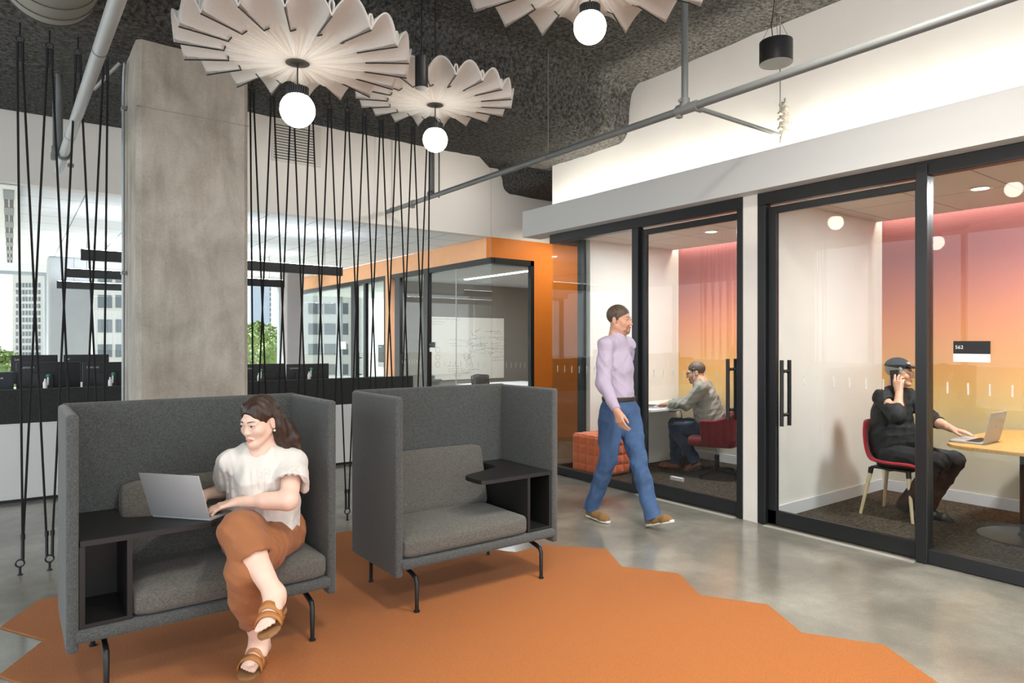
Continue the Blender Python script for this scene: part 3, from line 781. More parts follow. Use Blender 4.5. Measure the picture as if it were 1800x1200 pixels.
# sprinkler valve group at the end of the branch
t = thing('sprinkler_valve', 'pale sprinkler valve on a thin rod at the end of the branch pipe', 'valve', (4.965, 3.03, 3.155))
vm = mat('valve_pale', (170, 164, 154), .6)
G().cyl((-.02, 0, -.02), (-.02, 0, 1.0), .0055, seg=8).obj('rod', mat('rod_grey', (126, 124, 118), .5), t)
g = G().cyl((.03, 0, .02), (.03, 0, .20), .026, seg=14)
for z in (.03, .09, .15, .2): g.cyl((.03, 0, z-.012), (.03, 0, z+.012), .038, seg=14)
for z in (.05, .12, .17): g.cyl((-.035, 0, z), (.08, 0, z), .012, seg=8).sphere((.08, 0, z), .017, 2).sphere((-.035, 0, z), .016, 2)
g.cyl((.03, 0, .12), (.115, -.02, .11), .008, seg=8).cyl((-.02, 0, -.07), (.01, 0, .03), .012, seg=8); g.sphere((.04, .02, .25), .035, 2, (1, .7, 1)).cyl((.03, 0, .2), (.05, .0, .31), .008, seg=6).cyl((.02, 0, .26), (.09, .02, .29), .006, seg=6).cyl((.02, 0, .26), (.08, -.02, .235), .006, seg=6)
g.obj('valve_body', vm, t)
# left pipe
t = thing('sprinkler_pipe', 'pale pipe slanting past the ropes left of the concrete column', 'pipe', (.33, 7.05, 3.0))
G().cyl((.0, .0, 0), (.06, -5.0, 0), .034, seg=20).obj('main_pipe', pipe_l, t)
g = G().cyl((0, .06, 0), (0, 0, 0), .028, seg=20); g.obj('end_cap', pipe_l, t)
for y in (-1.2, -3.0):
    G().cyl((-y*.012, y, 0), (-y*.012, y-.012, 0), .0355, seg=20).obj('joint', mat('joint_grey', (90, 94, 95), .5), t)
G().cyl((-.02, -.55, .0), (-.02, -.55, .7), .025, seg=14).obj('drop_pipe', pipe_m, t)
g = G().torus((.007, -.6, 0), .042, .011, Matrix.Rotation(R(90), 3, 'X')).box(-.075, -.03, -.63, -.57, -.02, .05, .006).box(.03, .075, -.62, -.58, -.10, -.07, .008).box(-.08, -.045, -.62, -.58, -.06, -.0, .006).cyl((-.06, -.6, .02), (-.06, -.6, .4), .008, seg=8)
g.obj('pipe_clamp', pipe_m, t)
# hanging rod and conduit by the column
t = thing('conduit', 'thin grey conduit climbing the window side of the concrete column', 'conduit', (.655, 5.62, 0))
g = G().tube([(0, 0, .0), (0, 0, 3.28), (-.0, -.02, 3.40), (.0, -.05, 3.46), (.0, -.10, 3.5)], .011, 10); g.obj('tube', mat('galvanised', (160, 166, 168), .4, metal=.5), t)
for z in (.9, 2.0, 3.2): G().box(-.014, .022, -.03, .03, z-.012, z+.012, .003).obj('strap', mat('strap_grey', (130, 135, 136), .4), t)
G().cyl((-.03, -.07, 3.50), (-.18, .05, 3.31), .012, seg=10).obj('angled_conduit', mat('galvanised_pale', (168, 172, 172), .4, metal=.3), t)
# duct
def duct():
    t = thing('air_duct', 'round ribbed air duct end under the dark ceiling at the upper left', 'duct', CW(92, -14, 3.9))
    dm = mat('duct_grey', (122, 122, 114), .7)
    pts = [(0, -2.6, .32), (0, -1.3, .32), (0, -.62, .30), (0, -.32, .22), (0, -.08, .05), (0, 0.02, -.06)]
    g = G(); rr = .30
    # sweep a wide tube that turns up into the slab
    path = [V((-.02, -.2+.32*math.sin(a), .34-.34*math.cos(a))) for a in [R(x) for x in range(0, 91, 10)]]
    path = [V((-.02, -2.8, 0)), V((-.02, -1.6, 0)), V((-.02, -.6, 0))]+path+[V((-.02, .12, .9))]
    g.tube(path, .235, 40); g.obj('duct_body', dm, t, angle=60)
    sm = mat('duct_seam', (70, 70, 66), .7)
    for k in range(0, 91, 15):
        a = R(k); c = V((-.02, -.2+.32*math.sin(a), .34-.34*math.cos(a)))
        G().torus(c, .2365, .004, Matrix.Rotation(R(90)+a*1., 3, 'X'), seg=48, sg=6).obj('seam', sm, t)
    for y in (-.35, -.6, -.85, -1.1): G().torus((-.02, y, 0), .2365, .004, Matrix.Rotation(R(90), 3, 'X'), seg=48, sg=6).obj('seam', sm, t)
duct()
# ---- black spotlights
lens = emis('spot_lens', (255, 246, 230), 14)
def can(loc, r, h, label, cord=0., name='spotlight'):
    t = thing(name, label, 'spotlight', loc)
    G().lathe([(r*.93, 0), (r, .0), (r, h), (0, h), (0, h*.92), (r*.93, .012)][::1], seg=32).obj('housing', mat('can_black', (30, 30, 31), .45), t)
    G().lathe([(0, .012), (r*.9, .010), (r*.9, .016), (0, .018)], seg=32).obj('lens', lens, t)
    if cord: G().cyl((0, 0, h), (0, 0, h+cord), .004, seg=8).obj('cord', cord_m, t)
    return t
p = CW(741, 155, 4.0); can(p, .039, .185, 'black cylinder spotlight hanging in front of the smaller felt lamp', 4.05-p[2]-.19)
p = CW(205, 219, 6.9); can(p, .05, 3.70-p[2]+.01, 'black cylinder spotlight on the dark beam left of the concrete column')
p = CW(649, 234, 6.7); can(p, .045, .06, 'small black downlight behind the ropes on the dark beam', 3.57-p[2]-.04)
p = CW(1364, 112, 4.75)
t = can(p, .112, .155, 'black drum light hanging before the bright upper wall', 0, 'drum_pendant'); t['category'] = 'pendant lamp'
for ch in list(t.children):
    if ch.name.startswith('lens'): bpy.data.objects.remove(ch)
G().lathe([(0, .006), (.108, .004), (.108, .008), (0, .01)]).obj('diffuser', mat('opal_off', (226, 222, 212), .5), t)
g = G()
for k in range(3):
    a = 2*PI*k/3+.4; g.cyl((.1*math.cos(a), .1*math.sin(a), .155), (0, 0, .36), .0015, seg=6)
g.cyl((0, 0, .36), (0, 0, 4.12-p[2]), .0015, seg=6); g.tube([(.0, .02, .155), (-.01, .03, .28), (.012, .02, .45), (0, .02, 4.12-p[2])], .0035, 6)
g.obj('suspension', cord_m, t)
# round recessed downlights
dl_m = emis('downlight_face', (255, 242, 220), 12)
def downlight(x, y, z, label):
    t = thing('downlight', label, 'ceiling light', (x, y, z), 0, 'recessed round downlights in the glazed rooms')
    G().lathe([(.075, 0), (.085, -.004), (.06, -.005), (.058, 0)], seg=32).obj('trim_ring', d_white, t)
    G().lathe([(0, -.002), (.058, -.002), (.058, .0), (0, .0)], seg=32).obj('lens', dl_m, t)
p = CW(1250, 407, 1.19*1180/193); downlight(p[0], p[1], 2.69, 'round downlight in the ceiling above the desk with the laptop')
p = CW(1723, 331, 1.19*1180/269); downlight(p[0], p[1], 2.69, 'round downlight in the ceiling above the wooden table')
# wall grille
t = thing('air_grille', 'slatted white air grille on the header wall beside the concrete column', 'grille', (2.72, 7.895, 3.66))
fm = mat('grille_white', (204, 202, 196), .5)
G().box(-.30, .28, -.012, 0, -.06, .42).obj('frame', fm, t, smooth=False)
g = G()
for k in range(13): g.box(-.28, .20, -.016, -.012, -.03+.032*k, -.020+.032*k)
g.obj('slats', mat('grille_dark', (60, 58, 54), .6), t, smooth=False)
# ================================================================== OFFICE BEHIND THE ROPES
def onY(u, v, y):
    r = (u-900)/1180; return CW(u, v, y/(-.598*r+.8016))
cab_w = mat('cabinet_white', (224, 225, 224), .45)
t = thing('credenza', 'long low white cabinet carrying a dark grey screen behind the ropes', 'cabinet', (1.5, 7.76, 0))
G().box(-3.2, 2.69, .005, .42, .03, .735, .004).obj('body', cab_w, t, smooth=False)
G().box(-3.18, 2.67, .03, .40, 0, .03).obj('plinth', black_satin, t, smooth=False)
for k in range(4): G().box(-3.2+1.47*k+.003, -3.2+1.47*(k+1)-.003, -.004, .006, .036, .72, .002).obj('door', cab_w, t, smooth=False)
scr_f = weave('charcoal_felt', (42, 44, 44), (66, 68, 66))
o = G().box(-1.7, 4.19, 7.762, 7.80, .735, 1.055, .012, 3).obj('privacy_screen', scr_f); tag(o, 'long charcoal felt screen standing on the white cabinet', 'screen')
t = thing('desk', 'white office desk behind the charcoal felt screen', 'desk', (1.5, 8.6, 0))
G().box(-3.2, 2.75, -.40, .40, .715, .745, .004).obj('desktop', d_white, t, smooth=False)
for x in (-3.1, -1.1, .9, 2.65): G().box(x-.03, x+.03, -.36, .36, 0, .715).obj('leg', mat('desk_leg', (206, 208, 208), .4), t, smooth=False)
t = thing('desk', 'white office desk in the row nearer the windows', 'desk', (.6, 9.75, 0))
G().box(-2.2, 2.2, -.45, .4, .715, .745, .004).obj('desktop', d_white, t, smooth=False)
for x in (-2.1, 0, 2.1): G().box(x-.03, x+.03, -.36, .36, 0, .715).obj('leg', d_white, t, smooth=False)
mon_m = mat('monitor_black', (27, 29, 32), .5)
ink_g = mat('grey_ink', (190, 192, 194), .5)
MB = Matrix(((1, 0, 0, 0), (0, 0, -1, 0), (0, 1, 0, 0), (0, 0, 0, 1)))    # text facing -y
def monitor(x, y, label, w=.53, h=.325, zt=1.29, txt='Lenovo', rz=0., stand_y=.0):
    zb = .745; t = thing('monitor', label, 'monitor', (x, y, zb), rz, 'computer monitors on the desks')
    H = zt-zb
    G().box(-w/2, w/2, -.012, .012, H-h, H, .006, 2).obj('housing', mon_m, t)
    G().box(-w*.3, w*.3, -.030, -.010, H-h+.03, H-.10, .008, 2).obj('rear_cover', mon_m, t)
    G().box(-w/2+.008, w/2-.008, .0122, .0128, H-h+.02, H-.008).obj('screen', scr_m, t, smooth=False)
    G().box(-.035, .035, -.06, -.03, .01, H-.12, .006).obj('stand', black_plastic, t)
    G().box(-.11, .11, -.11, .07, 0, .012, .004).obj('foot', black_plastic, t)
    if txt: text(txt, .036, ink_g, Matrix.Translation((-w/2+.035, -.0125, H-.06)) @ MB, t)
    return t
monitor(.303, 8.15, 'black monitor in the front row, its left edge nearest the window tower', zt=1.295)
monitor(.850, 8.15, 'black monitor half hidden by the left edge of the concrete column', zt=1.285)
monitor(2.385, 8.15, 'black monitor half hidden by the right edge of the concrete column', zt=1.235)
monitor(2.935, 8.15, 'black monitor near the right end of the charcoal screen', zt=1.225)
monitor(.215, 9.45, 'black monitor in the second row, below the white tower', w=.44, zt=1.345, txt='Len')
monitor(.72, 9.45, 'black monitor in the second row, below the grey column', w=.46, zt=1.345, txt='ar')
t = thing('carton', 'dark blue box beside the leftmost front monitor', 'box', (-.10, 8.15, .745))
G().box(-.16, .12, -.07, .07, 0, .46, .004).obj('body', mat('box_navy', (34, 38, 50), .5), t, smooth=False)
g = G()
for k, wd in enumerate((.012, .012, .012, .012)): g.box(-.03+.018*k, -.03+.018*k+wd, -.0715, -.070, .395, .41)
g.obj('print', ink_g, t, smooth=False)
green = mat('green_cap', (40, 150, 110), .4)
def bottle(x, label):
    t = thing('pump_bottle', label, 'bottle', (x, 7.781, 1.055), 0, 'white pump bottles on the charcoal screen')
    G().lathe([(0, 0), (.016, 0), (.018, .004), (.018, .05), (.013, .066), (.008, .07), (.008, .09), (0, .09)], (-.012, 0, 0), 20).obj('body', d_white, t)
    G().cyl((.008, 0, .03), (.012, 0, .105), .009, .008, 12).obj('neck', mat('bottle_clear', (214, 220, 220), .3), t)
    G().sphere((.014, 0, .12), .0165, 2).obj('cap', green, t)
for u, l in ((82, 'white pump bottle with green cap by the leftmost front monitor'), (196, 'white pump bottle with green cap just left of the column'), (457, 'white pump bottle with green cap just right of the column'), (545, 'white pump bottle with green cap by the last front monitor')):
    bottle(onY(u, 660, 7.781)[0], l)
for y, l in ((9.0, 'nearest of the three long black linear pendant lights'), (11.5, 'middle of the three long black linear pendant lights'), (14.0, 'farthest of the three long black linear pendant lights')):
    t = thing('linear_pendant', l, 'pendant lamp', (2.18, y, 2.42), 0, 'long black linear pendants over the desks')
    G().box(-1.55, 1.55, -.03, .03, 0, .125, .003).obj('housing', black_satin, t, smooth=False)
    G().box(-1.53, 1.53, -.022, .022, .1252, .128).obj('added_uplight', emis('added_uplight_glow', (240, 246, 255), 40), t, smooth=False)  # unseen glowing strip added on the housing to brighten the office ceiling
    for x in (-1.3, 1.3): G().cyl((x, 0, .125), (x, 0, .58), .003, seg=6).obj('cable', cord_m, t)
t = thing('slot_diffuser', 'long white slot diffuser with black openings in the office ceiling', 'air vent', (-.02, 11.9, 2.995))
G().box(-.09, .09, -3.9, 3.9, -.012, 0).obj('frame', d_white, t, smooth=False)
for k in range(7):
    y0 = -3.7+1.08*k
    G().box(-.045, .045, y0, y0+.55, -.016, -.012).obj('damper', mat('slot_grey', (120, 128, 130), .5), t, smooth=False)
    g = G()
    for q in range(2): g.box(-.04+.045*q, -.005+.045*q, y0+.56, y0+1.06, -.016, -.012)
    g.obj('slot', black_satin, t, smooth=False)

# ---- meeting room glazing on X = 5.56 and the lounge front
XM = 5.53
mw = G(); bx = lambda y0, y1, z0, z1, x0=5.515, x1=5.58: mw.box(x0, x1, y0, y1, z0, z1, .003, 1)
bx(7.9, 11.08, 2.63, 2.71); bx(7.9, 11.08, 0, .09); bx(10.72, 10.92, 0, 2.63); bx(9.70, 9.86, 0, 2.63)
mw.box(5.58, 6.30, 7.893, 7.955, 2.63, 2.71).box(6.24, 6.305, 7.893, 7.96, 0, 2.71).box(5.58, 6.24, 7.9, 7.955, 0, .09)
W3 = struct(mw, 'window_20', black_metal, label='dark framed glass corner of the meeting room with the whiteboard')
pg = mat('joint_clear', (200, 214, 214), .3)
for (a, b) in ((7.93, 8.89), (8.895, 9.70), (9.86, 10.72)): struct(G().box(5.545, 5.555, a, b, .09, 2.63), 'window_pane', clear_glass, W3)
struct(G().box(5.545, 6.24, 7.92, 7.93, .09, 2.63), 'window_pane', clear_glass, W3)
G().box(5.543, 5.556, 8.889, 8.896, .09, 2.63).obj('glazing_joint', pg, W3)
g = G()
for k in range(5): g.box(5.80+.085*k, 5.812+.085*k, 7.917, 7.919, 1.11, 1.19)
for k in range(9): g.box(5.5425, 5.5445, 9.95+.09*k, 9.965+.09*k, 1.11, 1.19)
for k in range(9): g.box(5.5425, 5.5445, 8.1+.16*k, 8.115+.16*k, 1.11, 1.19)
g.obj('frosted_ticks', tick_m, W3, smooth=False)
for sx in (-1, 1): G().cyl((5.55+sx*.055, 10.62, .75), (5.55+sx*.055, 10.62, 1.28), .016, seg=12).cyl((5.55, 10.62, .85), (5.55+sx*.055, 10.62, .85), .01, seg=8).cyl((5.55, 10.62, 1.18), (5.55+sx*.055, 10.62, 1.18), .01, seg=8).obj('door_handle', black_satin, W3)
mw = G(); bx(11.3, 16.0, 2.63, 2.71); bx(11.3, 16.0, 0, .09); bx(11.3, 11.36, .09, 2.63); bx(12.60, 12.85, .09, 2.63); bx(12.15, 12.25, .09, 2.63); bx(15.9, 16.0, .09, 2.63)
W4 = struct(mw, 'window_21', black_metal, label='dark framed glazing of the farther meeting room')
for (a, b) in ((11.36, 12.15), (12.25, 12.60), (12.85, 15.9)): struct(G().box(5.545, 5.555, a, b, .09, 2.63), 'window_pane', clear_glass, W4)
G().cyl((5.49, 12.42, .75), (5.49, 12.42, 1.28), .016, seg=12).cyl((5.55, 12.42, .85), (5.49, 12.42, .85), .01, seg=8).cyl((5.55, 12.42, 1.18), (5.49, 12.42, 1.18), .01, seg=8).obj('door_handle', black_satin, W4)
t = thing('room_sign', 'black over white sign on the glass of the whiteboard room', 'sign', (5.54, 9.62, 1.40))
G().box(-.004, 0, -.10, .10, 0, .09).obj('sign_black', black_satin, t, smooth=False); G().box(-.004, 0, -.10, .10, -.07, 0).obj('sign_white', d_white, t, smooth=False)
G().box(-.0055, -.004, .06, .075, .04, .055).obj('mark', white_ink, t, smooth=False)
t = thing('wall_tablet', 'black upright wall panel with a white foot in the farther meeting room', 'panel', (5.60, 11.62, 1.02))
G().box(-.012, .012, -.13, .13, .09, .42, .004).obj('panel_black', black_satin, t, smooth=False); G().box(-.012, .012, -.13, .13, 0, .09).obj('panel_white', d_white, t, smooth=False)
G().box(-.014, -.012, -.02, .07, .37, .385).obj('mark', white_ink, t, smooth=False)
o = G().box(5.515, 5.525, 13.1, 13.38, 1.34, 1.5).obj('notice', d_white, smooth=False); tag(o, 'small white notice on the glass of the farther meeting room', 'sign')
# whiteboard with marker scribbles
t = thing('whiteboard', 'whiteboard covered in black marker notes on the grey meeting room wall', 'whiteboard', (7.16, 11.095, 1.36))
G().box(-.90, .90, -.018, 0, -.60, .61, .003).obj('board', mat('board_white', (228, 226, 214), .25), t, smooth=False)
rng = random.Random(3); g = G()
def stroke(pts, w=.004):
    for (x0, z0), (x1, z1) in zip(pts[:-1], pts[1:]):
        dx, dz = x1-x0, z1-z0; l = math.hypot(dx, dz) or 1; nx_, nz = -dz/l*w/2, dx/l*w/2
        g.quad((x0+nx_, -.0188, z0+nz), (x1+nx_, -.0188, z1+nz), (x1-nx_, -.0188, z1-nz), (x0-nx_, -.0188, z0-nz))
def scrawl(x, z, n, h=.028):
    for _ in range(n):
        pts = [(x, z)]
        for q in range(rng.randint(4, 7)):
            x += .009+rng.random()*.008; pts.append((x, z+(rng.random()-.3)*h))
        stroke(pts); x += .02
for k in range(3): scrawl(-.86, .56-.05*k, [8, 4, 4][k])
for cx, cz in ((-.42, .17), (-.40, .10), (-.36, .05), (-.16, .15), (.05, .19), (.10, .05), (.30, .22), (.32, .10), (.42, .0), (.50, -.08), (.52, .22), (.58, .10), (.55, .34), (.44, .34), (.6, -.02), (.62, -.18), (.66, .3), (.70, .18), (.74, .05), (.62, -.25), (-.30, -.48), (-.30, -.53), (-.44, -.34), (-.43, -.39), (-.43, -.44), (-.1, -.42), (-.1, -.47), (.28, -.1)): scrawl(cx, cz, rng.randint(2, 4))
for k in range(26):
    x, z = -.1+rng.random()*.9, -.2+rng.random()*.55; a = rng.random()*6.28; l = .06+rng.random()*.12
    stroke([(x, z), (x+l*math.cos(a), z+l*math.sin(a)*.6)])
for (cx, cz, r1, r2, a) in ((.02, -.20, .06, .13, .5), (.28, .03, .16, .06, .1), (-.66, -.02, .05, .05, 0), (-.66, -.16, .05, .05, 0), (-.66, -.30, .05, .05, 0)):
    stroke([(cx+r1*math.cos(q)*math.cos(a)-r2*math.sin(q)*math.sin(a), cz+r1*math.cos(q)*math.sin(a)+r2*math.sin(q)*math.cos(a)) for q in [2*PI*i/18 for i in range(19)]])
for k in range(5): stroke([(-.03+.02*k, -.24+.03*k), (.06+.01*k, -.20+.03*k)])
g.obj('marker_writing', mat('marker_ink', (52, 52, 50), .6), t, smooth=False)
g = G().box(-.86, -.60, -.07, -.018, -.60, -.575).box(-.80, -.74, -.06, -.03, -.575, -.50, .01); g.obj('marker_tray', mat('tray_grey', (90, 96, 104), .5), t, smooth=False)
# meeting room office chair
t = thing('office_chair', 'dark mesh office chair in front of the whiteboard', 'chair', (6.12, 8.75, 0), R(200))
mesh_m = mat('chair_mesh', (58, 62, 68), .7)
g = G(); bm = g.bm; rows = []
for j in range(7):
    z = .52+.43*j/6
    rows.append([bm.verts.new((-.22+.44*i/8, -.22-.05*math.sin(j/6*2)+.06*(abs(i-4)/4)**2, z)) for i in range(9)])
for j in range(6):
    for i in range(8): bm.faces.new((rows[j][i], rows[j][i+1], rows[j+1][i+1], rows[j+1][i]))
o = g.obj('backrest', mesh_m, t); md = o.modifiers.new('s', 'SOLIDIFY'); md.thickness = .012
G().tube([(-.23, -.17, .5), (-.235, -.2, .75), (-.22, -.23, .95), (0, -.29, .965), (.22, -.23, .95), (.235, -.2, .75), (.23, -.17, .5)], .012, 8).obj('back_frame', black_plastic, t)
G().cushion(-.24, .24, -.22, .24, .42, .49, .01, 8, .03).obj('seat', mesh_m, t)
G().cyl((0, 0, .08), (0, 0, .42), .025, seg=14).obj('pole', black_plastic, t)
for k in range(5):
    a = 2*PI*k/5; l = G().tube([(0, 0, .1), (.3*math.cos(a), .3*math.sin(a), .07)], [.025, .015], 8).obj('base_arm', black_plastic, t)
    G().sphere((.3*math.cos(a), .3*math.sin(a), .03), .03, 2).obj('caster', black_plastic, l)
o = G().box(6.53, 6.60, 8.3, 10.2, 2.608, 2.62).obj('linear_light', emis('linear_white', (250, 252, 255), 9), smooth=False); tag(o, 'slim white light line in the ceiling of the whiteboard room', 'ceiling light')
t = thing('meeting_table', 'white table top in front of the whiteboard, mostly hidden by the right sofa', 'table', (7.0, 9.7, 0))
G().box(-.6, .9, -.55, .55, .71, .74, .004).obj('tabletop', d_white, t, smooth=False)
for sx in (-.4, .7):
    for sy in (-.4, .4): G().cyl((sx, sy, 0), (sx, sy, .71), .025, seg=12).obj('leg', black_satin, t)

# ================================================================== OUTSIDE
o = G().box(-500, 700, 16.6, 900, -15.2, -15).obj('ground', mat('park_ground', (112, 110, 104), .95, var=.2, vscale=.05), smooth=False); o['kind'] = 'structure'
conc_o = mat('facade_white', (172, 171, 166), .8); pane_o = mat('facade_window', (92, 99, 103), .5, spec=.3); pane_d = mat('facade_window_dark', (74, 79, 83), .5, spec=.3)
def building(name, label, u0, u1, vtop, y, wins, depth, cm, pm):
    """wins: list of (ua, ub, va, vb) seen windows on the face towards us"""
    a = onY(u0, 600, y); b = onY(u1, 600, y); zt = onY((u0+u1)/2, vtop, y)[2]
    t = thing(name, label, 'building', ((a[0]+b[0])/2, y, -15))
    hw = (b[0]-a[0])/2
    G().box(-hw, hw, 0, depth, 0, zt+15).obj('facade', cm, t, smooth=False)
    sc = max(1, hw/12)
    proto = None
    for (ua, ub, va, vb) in wins:
        p = onY(ua, va, y); q = onY(ub, vb, y)
        x0, x1 = p[0]-(a[0]+b[0])/2, q[0]-(a[0]+b[0])/2; z1, z0 = p[2]+15, q[2]+15
        if proto is None:
            w_ = G().box(-.5, .5, -.02, .02, -.5, .5).obj('window', pm, t, smooth=False); proto = w_
        else:
            w_ = proto.copy(); COL.objects.link(w_); w_.parent = t
        w_.location = ((x0+x1)/2, -.02*sc, (z0+z1)/2); w_.scale = (x1-x0, 3*sc, z1-z0)
    return t
wins = [(28+5.6*c, 32.2+5.6*c, 497+12.2*r, 505+12.2*r) for r in range(12) for c in range(8)]
building('tower', 'white office tower with small windows seen at the far left', 22, 86, 474, 480, wins, 40, conc_o, pane_o)
wins = [(ua, ub, va, vb) for (va, vb) in ((476, 499), (518, 541), (561, 584), (605, 627), (648, 668)) for (ua, ub) in ((172, 197), (203, 228), (234, 259))]
building('office_block', 'white office block with wide windows just left of the concrete column', 163, 270, 466, 128, wins, 20, conc_o, pane_o)
wins = [(ua, ub, va, vb) for (va, vb) in ((496, 514), (532, 552), (568, 588), (604, 623), (640, 658)) for (ua, ub) in ((542, 567), (570, 590), (596, 612))]
building('office_block', 'white office block with wide windows seen between the ropes', 533, 640, 486, 128, wins, 20, conc_o, pane_d)
wins = [(ua, ua+3.5, 505+9*r, 511+9*r) for r in range(14) for ua in (474, 480)]
building('tower', 'hazy blue tower right of the concrete column', 440, 494, 492, 300, wins, 30, mat('facade_blue', (146, 158, 172), .7), pane_o)
leafm = mat('leaf_green', (76, 98, 48), .9, col2=(120, 136, 78), vscale=1.2)
def tree(u, vt, y, rad, label, seed):
    p = onY(u, vt, y); t = thing('tree', label, 'tree', (p[0], y, -15)); H = p[2]+15
    G().tube([(0, 0, 0), (.2, 0, H*.3), (0, 0, H*.7)], [rad*.09, rad*.07, rad*.03], 8).obj('trunk', mat('bark', (90, 74, 60), .9), t)
    rg = random.Random(seed); g = G()
    for k in range(2600):
        a, b_ = rg.random()*6.283, rg.random()*PI; rr = rad*(.55+.5*rg.random()**.5)
        c = V((rr*math.sin(b_)*math.cos(a), rr*math.sin(b_)*math.sin(a), H-rad*1.05+rr*math.cos(b_)*1.0))
        s_ = rad*(.018+.035*rg.random())
        n_ = V((rg.random()-.5, rg.random()-.5, rg.random()-.5)).normalized(); u_ = n_.orthogonal()*s_; w_ = n_.cross(u_)
        g.quad(c+u_, c+w_, c-u_, c-w_)
    g.obj('foliage', leafm, t, smooth=False)
    G().sphere((0, 0, H-rad*1.05), rad*.8, 3).obj('crown', leafm, t)
tree(0, 618, 75, 3.6, 'sunlit green tree at the far left edge of the photo', 1)
tree(16, 626, 90, 3.4, 'green tree in front of the white tower', 5)
tree(-30, 606, 160, 7, 'dark green wooded tree on the far left skyline', 2)
tree(452, 566, 70, 3.4, 'green tree seen just right of the concrete column', 3)
tree(486, 584, 58, 2.2, 'pale green tree below the hazy blue tower', 4)
